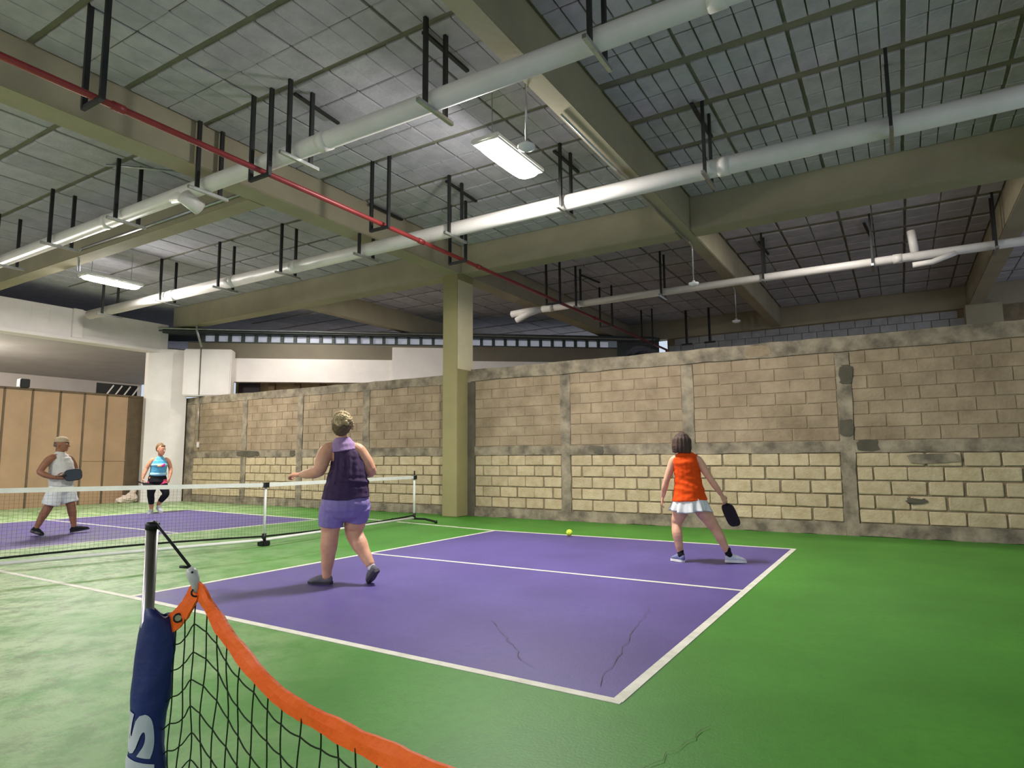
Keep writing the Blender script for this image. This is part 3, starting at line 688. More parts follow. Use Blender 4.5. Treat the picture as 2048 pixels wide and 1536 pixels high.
# tape path (world points relative to the pole foot)
TP = [(6.418, -2.200, .806), (6.452, -2.195, .83), (6.488, -2.190, .862), (6.528, -2.188, .915), (6.552, -2.188, .905), (6.633, -2.192, .845), (6.755, -2.206, .785), (6.888, -2.225, .742), (7.028, -2.243, .727),
      (7.189, -2.275, .727), (7.363, -2.311, .734), (7.56, -2.35, .742), (7.8, -2.40, .752), (8.1, -2.46, .765)]
TP = [V(p)-V((PX, PY, 0)) for p in TP]
def catm(P, n=8):
    out = []
    for i in range(len(P)-1):
        p0, p1, p2, p3 = P[max(i-1, 0)], P[i], P[i+1], P[min(i+2, len(P)-1)]
        for k in range(n):
            t = k/n; out.append(.5*((2*p1)+(-p0+p2)*t+(2*p0-5*p1+4*p2-p3)*t*t+(-p0+3*p1-3*p2+p3)*t**3))
    out.append(P[-1]); return out
def ribbon(P, hw, name, m, twist=None):
    R = []
    for i, p in enumerate(P):
        t = (P[min(i+1, len(P)-1)]-P[max(i-1, 0)]).normalized()
        side = t.cross(V((0, 0, 1))).normalized(); up = side.cross(t).normalized()
        tw = (.12*math.sin(i*.21)+.07*math.sin(i*.7)); up = (up*math.cos(tw)+side*math.sin(tw))
        n_ = up.cross(t).normalized(); h = hw*(1+.05*math.sin(i*.9)+.03*math.sin(i*2.1))
        R.append([p-up*h-n_*.0035, p+up*h*.12-n_*(.0055+.001*math.sin(i*.8)), p+up*h-n_*.0035, p+up*h+n_*.0035, p+up*h*.12+n_*(.0055+.001*math.sin(i*.8)), p-up*h+n_*.0035])
    return MB().rings(R).build(name, m, bn, False)
flap = catm(TP[:4], 8); main = catm(TP[3:], 8)
ribbon(flap, .021, 'tape_flap', ORANGE_TAPE); ribbon(main, .021, 'top_tape', ORANGE_TAPE)
# grommets, cord, plastic hook
def ring_part(c, nrm, r, rr, name, m):
    nrm = V(nrm).normalized(); a = nrm.cross(V((0, 0, 1))).normalized(); b = nrm.cross(a)
    pts = [V(c)+a*r*math.cos(2*math.pi*k/16)+b*r*math.sin(2*math.pi*k/16) for k in range(17)]
    return MB().tube(pts, rr, 6, False).build(name, m, bn, True)
vdir = (V((8.02, -3.16, 1.23))-V((PX, PY, .85))).normalized()
g1 = flap[11]+vdir*.0145; g2 = flap[-2]+vdir*.0145-V((0, 0, .004))
ring_part(g1, vdir, .0095, .0024, 'grommet', BLACK_PL); ring_part(g2, vdir, .0095, .0024, 'grommet', BLACK_PL)
MB().tube([g1-vdir*.001, g1+vdir*.0005], .008, 14).build('grommet_hole', mat('pale hole', (168, 182, 136), rough=.7), bn)
hk = [(6.514, -2.199, .965), (6.520, -2.197, .955), (6.526, -2.194, .938), (6.530, -2.191, .922), (6.529, -2.189, .908)]
hk = [V(p)-V((PX, PY, 0))+vdir*.004 for p in hk]
MB().tube(hk, [.009, .0135, .0125, .0095, .006], 12).build('cord_hook', CLEAR_PL, bn, True)
MB().tube([(0.004, 0, 1.074), (.014, .003, 1.068), hk[0]+V((0, 0, .004))], .0035, 8).build('cord', BLACK_PL, bn, True)
MB().tube([hk[0]+V((0, 0, .002)), hk[0]+V((-.022, -.012, .004))], .0035, 8).build('cord_end', BLACK_PL, bn, True)
MB().tube([hk[1]+vdir*.012, hk[1]+vdir*.015], .0028, 8).build('hook_eye', BLACK_PL, bn, True)
# netting: columns hang from the tape, rows follow it
path = flap+main[1:]
cum = [0]
for a, b in zip(path, path[1:]): cum.append(cum[-1]+math.hypot(b.x-a.x, b.y-a.y))
def at(s):
    for i in range(len(cum)-1):
        if s <= cum[i+1] or i == len(cum)-2:
            k = (s-cum[i])/max(cum[i+1]-cum[i], 1e-9); return path[i].lerp(path[i+1], k)
S_AP = cum[len(flap)-1]; sx_ = S_AP
cols = [S_AP-.105, S_AP-.071, S_AP-.036, S_AP]; sp = .047
while cols[-1]+sp < cum[-1]:
    cols.append(cols[-1]+sp); sp = min(sp+.0022, .064)
nb = MB(); ROW = .0625; CR = .0017
def row_z(sv, k): return at(max(sv, 0)).z-(.05+.033*math.exp(-((sv-S_AP)/.055)**2))-ROW*k
for ci, sv in enumerate(cols):
    p = at(max(sv, 0)); pts = []; z = p.z-.012
    while z > .03:
        pts.append(V((p.x+.0035*math.sin(z*31+ci)+.002*math.sin(z*13+ci*2.1), p.y+.003*math.sin(z*17+ci*1.7), z))); z -= .02
    nb.tube(pts, CR, 5)
for k in range(14):
    pts = []
    for ci, sv in enumerate([cols[0]-.03]+cols):
        p = at(max(sv, 0)) if ci else path[0]-V((.02, .008, 0))
        z = row_z(max(sv, cols[0]-.01), k)+.002*math.sin(ci*2.3+k)-(.008 if ci == 0 else 0)
        pts.append(V((p.x+.0035*math.sin(z*31+ci-1)+.002*math.sin(z*13+(ci-1)*2.1), p.y+.003*math.sin(z*17+(ci-1)*1.7), z)))
    out = [q-V((0, 0, .0035*math.sin(math.pi*(i % 4)/4))) for i, q in enumerate(catm(pts, 4))]
    cut = [q for q in out if q.z > .03]
    if len(cut) > 3: nb.tube(cut, CR, 5)
x_ = nb.build('netting', NET_GRN, bn); x_['kind'] = 'stuff'

# ================================================================ PEOPLE
def ringpts(c, x, y, a, b, n=20, p=1.0):
    out = []
    for k in range(n):
        t = 2*math.pi*k/n; ct, st = math.cos(t), math.sin(t)
        out.append(c+x*a*math.copysign(abs(ct)**p, ct)+y*b*math.copysign(abs(st)**p, st))
    return out
def chain(mb, pts, rad, side=(1, 0, 0), n=18, cap=True, flat0=False):
    """limb or trunk: rad = list of r or (a, b); a along 'side', b across it; rounded ends"""
    P = [V(p) for p in pts]; rr = [(r, r) if not isinstance(r, (tuple, list)) else r for r in rad]; side = V(side)
    # smooth in-between points
    Q = catm(P, 4); S = []
    for i in range(len(P)-1):
        for k in range(4):
            t = k/4; t = t*t*(3-2*t); S.append((rr[i][0]*(1-t)+rr[i+1][0]*t, rr[i][1]*(1-t)+rr[i+1][1]*t))
    S.append(rr[-1]); R = []
    for i, p in enumerate(Q):
        t = (Q[min(i+1, len(Q)-1)]-Q[max(i-1, 0)]).normalized()
        x = side-t*side.dot(t)
        if x.length < .2: x = V((0, 1, 0))-t*t.y
        x.normalize(); y = t.cross(x)
        ring = lambda c, k: ringpts(c, x, y, S[i][0]*k, S[i][1]*k, n)
        m = min(S[i])
        if cap and not flat0 and i == 0: R += [ring(p-t*m*.62, .45), ring(p-t*m*.38, .78)]
        R.append(ring(p, 1))
        if cap and i == len(Q)-1: R += [ring(p+t*m*.38, .78), ring(p+t*m*.62, .45)]
    mb.rings(R)
def blob(name, mb, m, parent, voxel=.006, it=4, wr=0., ws=9., hollow=False, shape=None):
    """fuse the overlapping shapes into one continuous skin"""
    me = mb.mesh(name); o = bpy.data.objects.new(name, me); col.objects.link(o)
    md = o.modifiers.new('r', 'REMESH'); md.mode = 'VOXEL'; md.voxel_size = voxel; md.use_smooth_shade = True
    ms = o.modifiers.new('s', 'SMOOTH'); ms.factor = .5; ms.iterations = it
    dg = bpy.context.evaluated_depsgraph_get(); dg.update()
    nm = bpy.data.meshes.new_from_object(o.evaluated_get(dg)); bpy.data.objects.remove(o); bpy.data.meshes.remove(me)
    nm.name = name
    if wr or shape:
        nrm = [v.normal.copy() for v in nm.vertices]
        for v, q in zip(nm.vertices, nrm):
            if wr: v.co += q*wr*(noise.noise(V((v.co.x*ws, v.co.y*ws, v.co.z*ws*1.3)))+.5*noise.noise(V((v.co.x*ws*2.3, v.co.y*ws*2.3, v.co.z*ws*3.6))))
            if shape: v.co += shape(v.co, q)
    nm.materials.clear(); nm.materials.append(m)
    for p in nm.polygons: p.use_smooth = True
    return link(name, nm, parent)
def hand(mb, wrist, d, palm, thumb, curl=.5, s=1., spread=1.):
    """d: pointing direction, palm: palm normal, thumb: side of the thumb"""
    w0 = V(wrist); d = V(d).normalized(); palm = V(palm); palm = (palm-d*palm.dot(d)).normalized(); th = d.cross(palm)
    if th.dot(V(thumb)) < 0: th = -th
    kn = w0+d*.088*s
    chain(mb, [w0-d*.01*s, w0+d*.03*s, kn], [(.026*s, .018*s), (.036*s, .016*s), (.039*s, .0125*s)], th, 14)
    for off, L in ((.031, .068), (.0105, .078), (-.0105, .073), (-.031, .058)):
        p = w0+d*.08*s+th*off*s*spread; a = curl*.5; q = [p]; dd = d+th*off*1.2*spread
        for seg in (.42, .32, .26):
            v = dd.normalized()*math.cos(a)+palm*math.sin(a); q.append(q[-1]+v.normalized()*L*seg*s); a += curl
        chain(mb, q, [.0085*s, .0083*s, .0078*s, .006*s], th, 10)
    b = w0+d*.022*s+th*.026*s; v1 = (d*.65+th*.75+palm*.25).normalized(); v2 = (d*.85+th*.2+palm*(.25+curl*.5)).normalized()
    chain(mb, [b, b+v1*.036*s, b+v1*.036*s+v2*.03*s, b+v1*.036*s+v2*.054*s], [.0125*s, .0105*s, .0095*s, .007*s], palm, 10)
def head(mb, chin_c, face, up=(0, 0, 1), h=.225, w=1.):
    """skull, jaw, nose, ears; returns a function local(t, fwd, side) for placing features"""
    u = V(up).normalized(); f = V(face); f = (f-u*f.dot(u)).normalized(); s = f.cross(u); k = h/.225; b0 = V(chin_c)
    lev = [(0, .026, .022, .052), (.06, .042, .045, .036), (.16, .055, .066, .020), (.3, .066, .084, .008), (.45, .072, .093, .002), (.6, .0755, .097, -.003), (.75, .073, .094, -.006), (.87, .060, .078, -.008), (.95, .041, .054, -.008), (1.0, .016, .02, -.008)]
    mb.rings([ringpts(b0+u*t*h+f*(o*k), s, f, a*k*w, b*k, 22) for t, a, b, o in lev])
    L = lambda t, fw, sd: b0+u*t*h+f*fw*k+s*sd*k*w
    chain(mb, [L(.52, .088, 0), L(.42, .100, 0), L(.335, .110, 0)], [(.008*k, .008*k), (.010*k, .010*k), (.015*k, .012*k)], s, 12)
    for sg in (-1, 1):
        chain(mb, [L(.34, -.006, sg*.070), L(.43, -.010, sg*.078), L(.53, -.014, sg*.078)], [(.006*k, .012*k), (.007*k, .019*k), (.006*k, .016*k)], s, 10)
        chain(mb, [L(.45, .066, sg*.018), L(.44, .060, sg*.05)], [.016*k, .013*k], u, 10)       # cheek
        chain(mb, [L(.585, .084, sg*.012), L(.59, .076, sg*.042)], [.010*k, .009*k], u, 10)     # brow ridge
    chain(mb, [L(.185, .079, -.016), L(.19, .084, 0), L(.185, .079, .016)], [.009*k]*3, u, 10)  # mouth mound
    chain(mb, [L(.06, .07, -.012), L(.06, .07, .012)], [.016*k]*2, u, 10)
    return L, k
def face_parts(L, k, parent, brow=BROW):
    for sg in (-1, 1):
        MB().tube([L(.52, .086, sg*.031-.0), L(.52, .0895, sg*.031), L(.52, .0925, sg*.031)], [.012*k, .011*k, .004*k], 12).build('eye', EYE_W, parent, True)
        MB().tube([L(.52, .0905, sg*.031), L(.52, .094, sg*.031)], [.006*k, .005*k], 10).build('iris', EYE_D, parent, True)
        MB().tube([L(.585, .096, sg*.014), L(.605, .094, sg*.03), L(.585, .082, sg*.05)], [.003*k, .0045*k, .003*k], 8).build('eyebrow', brow, parent, True)
    MB().tube([L(.20, .085, -.022), L(.205, .0925, -.008), L(.2, .093, 0), L(.205, .0925, .008), L(.20, .085, .022)], [.003*k, .006*k, .0065*k, .006*k, .003*k], 8).build('mouth', LIP, parent, True)
def shoe(heel, toe, ankle, parent, m, ms, wd=.043, sock=None):
    """upper and sole; heel/toe are the bottom end points"""
    h = V(heel); t = V(toe); a = V(ankle); ax = (t-h).normalized(); L = (t-h).length
    up = (a-h); up = (up-ax*up.dot(ax)).normalized(); sd = ax.cross(up)
    P = lambda k, z: h+ax*L*k+up*z
    mb = MB()
    chain(mb, [P(.08, .045), P(.3, .05), P(.52, .047), P(.75, .038), P(.94, .03)], [(wd*.78, .04), (wd*.82, .045), (wd*.95, .04), (wd, .028), (wd*.7, .018)], sd, 16)
    chain(mb, [P(.22, .05), P(.20, .085)], [(wd*.78, wd*1.0), (wd*.72, wd*.9)], sd, 16)
    o = blob('shoe', mb, m, parent, .006, 3)
    n = 9; R = []
    prof = [(0, .55), (.06, .8), (.2, .92), (.4, .88), (.6, 1), (.78, 1.04), (.92, .8), (1.02, .4)]
    top = [P(k, .026)+sd*wd*q for k, q in prof]+[P(k, .026)-sd*wd*q for k, q in prof[::-1]]
    bot = [P(k, .0)+sd*wd*q*.96 for k, q in prof]+[P(k, .0)-sd*wd*q*.96 for k, q in prof[::-1]]
    MB().rings([bot, top]).build('sole', ms, o)
    for q in (.42, .52, .62):
        MB().tube([P(q, .083-(q-.4)*.07)-sd*.022, P(q, .092-(q-.4)*.07), P(q, .083-(q-.4)*.07)+sd*.022], .0035, 6).build('lace', SOLE_W if ms is SOLE_W else m, o, True)
    if sock:
        k = MB(); chain(k, [P(.2, .07), a.lerp(P(.2, .1), .2), a+up*.03], [.040, .037, .038], sd, 14); blob('sock', k, sock, parent, .007, 2)
    return o

def person(name, x, y, yaw, label, cat='person'):
    o = empty('person', (x, y, 0), math.radians(yaw-90)); tag(o, label, cat); return o

# ---- woman in the plum tank top, seen from behind
A = person('person', 3.27, 1.49, 135.6, 'person in dark plum tank top and lilac shorts, seen from behind, one heel raised')
s_ = V((.97, .25, 0)); b = MB()
chain(b, [(-.02, 0, .74), (-.015, 0, .80), (-.01, 0, .9), (0, 0, 1.02), (0, .01, 1.12), (-.012, .02, 1.22), (-.04, .02, 1.30), (-.055, .02, 1.36), (-.058, .02, 1.41)],
      [(.20, .15), (.226, .18), (.21, .165), (.185, .15), (.163, .14), (.150, .128), (.140, .095), (.09, .066), (.058, .055)], s_)
chain(b, [(-.056, .015, 1.37), (-.062, .02, 1.43), (-.066, .03, 1.49)], [.060, .054, .055], s_)
LA, kA = head(b, (-.068, .055, 1.435), (-.25, .97, 0), h=.232)
chain(b, [(-.15, .015, 1.325), (-.205, 0, 1.295), (-.245, -.03, 1.2), (-.262, -.05, 1.11)], [.062, .074, .074, .062], s_)
chain(b, [(-.262, -.05, 1.11), (-.32, .0, 1.085), (-.39, .06, 1.07), (-.45, .11, 1.062)], [.062, .060, .048, .031], (0, 0, 1))
hand(b, (-.455, .115, 1.062), (-.85, .45, .0), (0.3, .2, -.9), (0, 1, .3), 1.1, 1.14)
chain(b, [(.04, .03, 1.325), (.10, .03, 1.295), (.165, .03, 1.2), (.225, .03, 1.10)], [.062, .074, .074, .062], s_)
chain(b, [(.225, .03, 1.10), (.22, .12, 1.08), (.19, .2, 1.07), (.16, .26, 1.07)], [.062, .058, .045, .031], (0, 0, 1))
hand(b, (.155, .27, 1.07), (-.4, .9, .05), (-.6, -.2, -.6), (0, .3, 1), 1.2, 1.0)
chain(b, [(-.115, 0, .80), (-.135, .01, .68), (-.15, .02, .58), (-.155, .02, .49), (-.162, -.005, .38), (-.17, -.005, .24), (-.175, 0, .12), (-.175, 0, .07)], [.125, .122, .105, .086, .084, .066, .046, .044], s_)
chain(b, [(.095, 0, .80), (.09, .03, .68), (.08, .06, .57), (.075, .07, .48), (.125, -.01, .385), (.185, -.08, .28), (.235, -.14, .19)], [.125, .122, .106, .087, .082, .060, .044], s_)
blob('body', b, SKIN['fair'], A, .0055, 4)
face_parts(LA, kA, A)
m = MB(); chain(m, [(-.012, 0, .815), (-.008, 0, .9), (0, 0, 1.02), (0, .01, 1.12), (-.014, .02, 1.21), (-.045, .018, 1.30), (-.056, .016, 1.36), (-.058, .016, 1.395)],
                [(.240, .196), (.228, .184), (.202, .168), (.177, .158), (.160, .148), (.124, .124), (.100, .094), (.078, .075)], s_, flat0=True)
def hemA(c, q):      # gathered pleats down the back, hem riding up over one hip
    k = max(0, min(1, (1.31-c.z)/.1)); r = V((0, 0, 0))
    r += q*.006*math.sin(c.x*95)*k*max(0, min(1, (c.z-1.0)/.12))
    r += q*.012*math.sin(c.z*70+c.x*9)*max(0, 1-abs(c.z-.985)/.07)*(1 if c.x > -.12 else .3)
    if c.x > .02 and c.z < .9: r += V((0, 0, .03*min(1, (c.x-.02)/.1)*(.9-c.z)/.1))
    return r
blob('tank_top', m, TOP_PLUM, A, .007, 4, .006, 7, shape=hemA)
m = MB(); chain(m, [(-.045, .018, 1.30), (-.052, .016, 1.35), (-.056, .016, 1.392)], [(.132, .131), (.130, .104), (.100, .078)], s_, flat0=True)
blob('yoke', m, YOKE, A, .006, 3)
m = MB(); chain(m, [(-.008, 0, .94), (-.015, 0, .85), (-.013, 0, .775), (-.013, 0, .72)], [(.190, .152), (.222, .176), (.243, .196), (.236, .188)], s_)
chain(m, [(-.118, 0, .76), (-.14, .01, .68), (-.152, .02, .555)], [.133, .132, .118], s_, cap=False)
chain(m, [(.10, 0, .76), (.095, .03, .70), (.083, .055, .60)], [.135, .134, .122], s_, cap=False)
blob('shorts', m, SHORT_LILAC, A, .007, 3, .004, 10)
m = MB(); chain(m, [(-.066, -.035, 1.485), (-.070, -.035, 1.54), (-.070, -.01, 1.60), (-.07, .02, 1.635)], [(.078, .060), (.098, .078), (.098, .092), (.072, .075)], s_)
blob('hair', m, HAIR_DKBL, A, .006, 3, .006, 40)
m = MB(); chain(m, [(-.135, -.06, 1.60), (-.07, -.085, 1.625), (-.0, -.06, 1.60)], [.036, .046, .036], (0, 0, 1)); chain(m, [(-.125, .0, 1.645), (-.065, -.02, 1.662), (-.01, .0, 1.645)], [.034, .040, .034], (0, 0, 1))
chain(m, [(.005, -.05, 1.625), (.03, -.01, 1.56), (.03, .01, 1.52)], [.026, .022, .016]); chain(m, [(-.12, -.085, 1.575), (-.09, -.105, 1.555), (-.055, -.11, 1.57)], [.024, .022, .018]); chain(m, [(-.04, -.11, 1.59), (-.01, -.095, 1.56)], [.022, .018])
blob('hair_bun', m, HAIR_BLOND, A, .005, 2, .008, 50)
shoe((-.125, -.01, .002), (-.345, .09, .002), (-.175, 0, .10), A, GREY_SHOE, SOLE_D, .047, SOLE_W)
shoe((.300, -.21, .135), (.235, -.06, .0), (.235, -.14, .19), A, GREY_SHOE, SOLE_D, .048, SOLE_W)

# ---- woman in the orange top, seen from behind, lunging with a paddle
B = person('person', 5.96, 4.42, 105.2, 'person in orange sleeveless top and white skirt lunging low with a paddle')
s_ = V((1, .1, 0)); b = MB()
chain(b, [(-.09, 0, .64), (-.09, 0, .72), (-.098, 0, .85), (-.105, 0, .95), (-.11, 0, 1.05), (-.118, 0, 1.14), (-.124, 0, 1.195), (-.13, 0, 1.24), (-.135, 0, 1.275)],
      [(.165, .125), (.182, .13), (.155, .112), (.14, .10), (.14, .105), (.143, .105), (.135, .08), (.085, .058), (.05, .048)], s_)
chain(b, [(-.132, 0, 1.24), (-.14, .01, 1.30), (-.15, .02, 1.35)], [.050, .047, .048], s_)
LB, kB = head(b, (-.153, .045, 1.285), (-.1, .99, 0), h=.205)
chain(b, [(-.215, 0, 1.195), (-.262, 0, 1.165), (-.305, -.01, 1.06), (-.352, -.02, .93)], [.044, .050, .045, .037], s_)
chain(b, [(-.352, -.02, .93), (-.372, -.01, .86), (-.39, .01, .79), (-.402, .02, .735)], [.037, .038, .030, .022], s_)
hand(b, (-.403, .022, .735), (-.15, .12, -.95), (.9, .1, -.1), (0, 1, 0), .45, .92)
chain(b, [(-.03, 0, 1.195), (.02, 0, 1.165), (.085, .0, 1.06), (.155, .0, .94)], [.044, .052, .047, .038], s_)
chain(b, [(.155, 0, .94), (.20, .01, .87), (.24, .02, .81), (.268, .03, .762)], [.038, .038, .030, .022], s_)
hand(b, (.27, .03, .76), (.4, .05, -.9), (-.4, .75, -.3), (0, 1, .2), 1.1, .92)
chain(b, [(-.175, 0, .68), (-.205, .01, .57), (-.24, .02, .48), (-.253, .015, .41), (-.248, -.035, .32), (-.232, -.05, .2), (-.22, -.055, .11), (-.218, -.055, .07)], [.10, .092, .072, .058, .06, .046, .034, .034], s_)
chain(b, [(.0, 0, .68), (.06, .01, .57), (.13, .02, .46), (.185, .02, .375), (.228, -.01, .29), (.27, -.01, .2), (.302, -.01, .13)], [.10, .09, .072, .058, .057, .043, .034], s_)
blob('body', b, SKIN['pale'], B, .0055, 4)
face_parts(LB, kB, B)
m = MB(); chain(m, [(-.092, 0, .70), (-.097, 0, .80), (-.105, 0, .95), (-.11, 0, 1.05), (-.118, 0, 1.14), (-.124, 0, 1.195), (-.130, 0, 1.235), (-.134, 0, 1.268)],
                [(.204, .156), (.180, .138), (.155, .118), (.154, .120), (.156, .119), (.150, .096), (.112, .074), (.072, .062)], s_, flat0=True)
blob('sleeveless_top', m, TOP_ORANGE, B, .0065, 4, .008, 8, shape=lambda c, q: q*.004*math.sin(c.z*75+c.x*22)*max(0, 1-abs(c.z-.9)/.13))
R = []
for z, a, d, w_ in ((.78, .165, .125, 0), (.73, .180, .138, .002), (.70, .190, .145, .004), (.64, .212, .165, .014), (.59, .226, .178, .022), (.575, .23, .182, .024), (.59, .216, .168, .022), (.66, .196, .15, .01)):
    ring = []
    for k in range(96):
        t = 2*math.pi*k/96; q = 1+w_*(math.sin(t*11)+.6*math.sin(t*17+1))*4
        ring.append(V((-.09+.02*(.7-z)+math.cos(t)*a*q, math.sin(t)*d*q, z-.02*math.sin(t*3+1)*(.76-z)*4)))
    R.append(ring)
MB().rings(R).build('skirt', SKIRT_W, B, True)
m = MB(); chain(m, [(-.165, -.035, 1.262), (-.162, -.03, 1.33), (-.158, -.012, 1.40), (-.158, .0, 1.45), (-.158, .01, 1.475)], [(.106, .066), (.116, .082), (.110, .094), (.082, .085), (.048, .055)], s_, flat0=True)
blob('hair', m, HAIR_BROWN, B, .006, 2, .0025, 18, shape=lambda c, q: V((0, 0, -.012*abs(math.sin(c.x*60))*max(0, 1-(c.z-1.25)/.06)))+q*.003*math.sin(math.atan2(c.y+.01, c.x+.16)*14)*min(1, max(0, (1.47-c.z)/.05)))
shoe((-.185, -.10, .002), (-.325, .02, .002), (-.22, -.055, .10), B, BLUE_SHOE, SOLE_W, .042, BLACK_CL)
shoe((.275, -.03, .012), (.50, .035, .002), (.302, -.01, .13), B, WHITE_SHOE, SOLE_W, .042, BLACK_CL)

def paddle(parent_frame, c, ax, nrm, label, m, w=.195, l=.27, hl=.12):
    """paddle held in a hand: c = blade centre, ax = from handle to tip (person frame)"""
    F = parent_frame; ax = V(ax).normalized(); nrm = V(nrm); nrm = (nrm-ax*nrm.dot(ax)).normalized(); sd = ax.cross(nrm)
    rz = Matrix.Rotation(F.rotation_euler.z, 3, 'Z'); g = lambda p: rz @ p
    o = empty('paddle', F.location+g(V(c))); tag(o, label, 'paddle')
    def outl(k, z):
        out = []
        for i in range(40):
            t = 2*math.pi*i/40; ct, st = math.cos(t), math.sin(t); e = .55
            out.append(g(sd*w/2*k*math.copysign(abs(ct)**e, ct)+ax*l/2*k*math.copysign(abs(st)**e, st)+nrm*z))
        return out
    MB().rings([outl(.95, -.0075), outl(.97, 0), outl(.95, .0075)]).build('face', m, o)
    pts = outl(.985, 0); MB().tube(pts+[pts[0]], .007, 8, False).build('edge_guard', BLACK_PL, o, True)
    MB().tube([g(-ax*(l/2-.02)), g(-ax*(l/2+.03)), g(-ax*(l/2+hl))], [.022, .015, .0155], 12).build('handle', BLACK_PL, o, True)
    MB().tube([g(-ax*(l/2+hl)), g(-ax*(l/2+hl+.012))], .019, 12).build('handle_cap', BLACK_PL, o, True)
paddle(B, (.360, .075, .535), (.36, .06, -.93), (.72, .70, .22), 'black paddle swung low by the player in orange', PADDLE_B, .19, .27, .11)

# ---- man in white walking behind the net
C = person('person', -3.98, 2.08, 156.4, 'person in white tank top, white shorts and tan cap walking behind the net')
d_ = V((.8, -.6, 0)); s_ = V((.6, .8, 0)); b = MB()
chain(b, [(.03, 0, .74), (.03, 0, .82), (.03, -.01, .92), (.025, -.01, 1.02), (.01, 0, 1.14), (-.005, 0, 1.23), (-.018, 0, 1.30), (-.022, 0, 1.345)],
      [(.165, .135), (.17, .15), (.172, .168), (.172, .168), (.18, .142), (.17, .105), (.105, .07), (.06, .058)], s_)
chain(b, [(-.02, 0, 1.31), (-.01, -.005, 1.38), (-.005, -.01, 1.43)], [.062, .058, .06], s_)
LC, kC = head(b, (.0, -.02, 1.365), (.93, -.37, 0), h=.235)
chain(b, [(-.10, -.10, 1.265), (-.15, -.13, 1.235), (-.215, -.15, 1.14), (-.272, -.16, 1.03)], [.054, .062, .055, .046], s_)
chain(b, [(-.272, -.16, 1.03), (-.20, -.20, .985), (-.12, -.225, .95), (-.055, -.235, .935)], [.046, .047, .037, .028], (0, 0, 1))
hand(b, (-.05, -.236, .935), (1, -.02, .05), (0.1, .9, .2), (0, .2, 1), 1.15, 1.05)
chain(b, [(.07, .11, 1.265), (.12, .15, 1.235), (.18, .19, 1.14), (.215, .2, 1.04)], [.054, .062, .055, .046], s_)
chain(b, [(.215, .2, 1.04), (.22, .12, 1.01), (.22, .04, .99), (.215, -.03, .98)], [.046, .047, .037, .028], (0, 0, 1))
hand(b, (.215, -.035, .98), (-.1, -1, 0), (-.3, 0, -.9), (-1, 0, .2), .6, 1.05)
chain(b, [(-.02, -.05, .76), (-.07, -.05, .62), (-.12, -.04, .46), (-.165, -.03, .36), (-.215, -.02, .24), (-.255, -.01, .13), (-.262, -.01, .09)], [.10, .092, .066, .066, .052, .040, .04], s_)
chain(b, [(.09, .06, .76), (.14, .06, .62), (.18, .05, .48), (.205, .05, .37), (.225, .05, .25), (.243, .05, .14), (.246, .05, .10)], [.10, .092, .066, .066, .052, .040, .04], s_)
blob('body', b, SKIN['tan'], C, .0055, 4)
face_parts(LC, kC, C, HAIR_GREY)
m = MB(); chain(m, [(.03, 0, .80), (.03, -.01, .92), (.025, -.01, 1.02), (.01, 0, 1.14), (-.003, 0, 1.22), (-.012, 0, 1.275), (-.02, 0, 1.325)],
                [(.184, .170), (.186, .183), (.186, .183), (.196, .165), (.180, .140), (.135, .108), (.088, .078)], s_, flat0=True)
blob('tank_top', m, TOP_WHITE, C, .007, 3, .005, 8)
m = MB(); chain(m, [(.03, 0, .92), (.03, 0, .84), (.03, 0, .74)], [(.176, .17), (.184, .168), (.18, .16)], s_)
chain(m, [(-.02, -.05, .76), (-.065, -.05, .62), (-.095, -.045, .49)], [.12, .128, .132], s_, cap=False)
chain(m, [(.09, .06, .76), (.135, .06, .62), (.165, .055, .51)], [.12, .126, .128], s_, cap=False)
blob('shorts', m, SKIRT_W, C, .008, 3, .008, 9)
up_ = V((0, 0, 1)); fC = V((.93, -.37, 0)).normalized(); sC = fC.cross(up_)
m = MB(); m.rings([ringpts(LC(t, -.008, 0), sC, fC, a, d2, 24) for t, a, d2 in ((.64, .087, .107), (.76, .087, .107), (.9, .078, .096), (1.0, .055, .07), (1.05, .02, .025))])
cap = blob('cap', m, CAP, C, .006, 2)
m = MB(); m.rings([[LC(.67, .07+.095*math.sin(math.pi*k/14)-.0, .075*math.cos(math.pi*k/14))-up_*(.01*math.sin(math.pi*k/14))+up_*z for k in range(15)] for z in (0, .006)])
m.build('cap_bill', CAP, cap, True)
m = MB(); chain(m, [LC(.42, -.07, -.04), LC(.45, -.088, 0), LC(.42, -.07, .04)], [.03, .032, .03], (0, 0, 1)); chain(m, [LC(.6, -.08, 0), LC(.4, -.075, 0)], [(.07, .03), (.06, .03)], sC)
blob('hair', m, HAIR_GREY, C, .006, 2, .003, 40)
shoe((-.335, -.015, .065), (-.165, -.09, -.0), (-.262, -.01, .12), C, BLACK_CL, BLACK_PL, .05, BLACK_CL)
shoe((.205, .06, .005), (.46, -.03, .055), (.246, .05, .14), C, BLACK_CL, BLACK_PL, .05, BLACK_CL)
paddle(C, (.185, -.25, .975), (1, -.05, .12), (.1, -1, .25), 'dark paddle held across the waist by the player in white', PADDLE, .185, .235, .11)

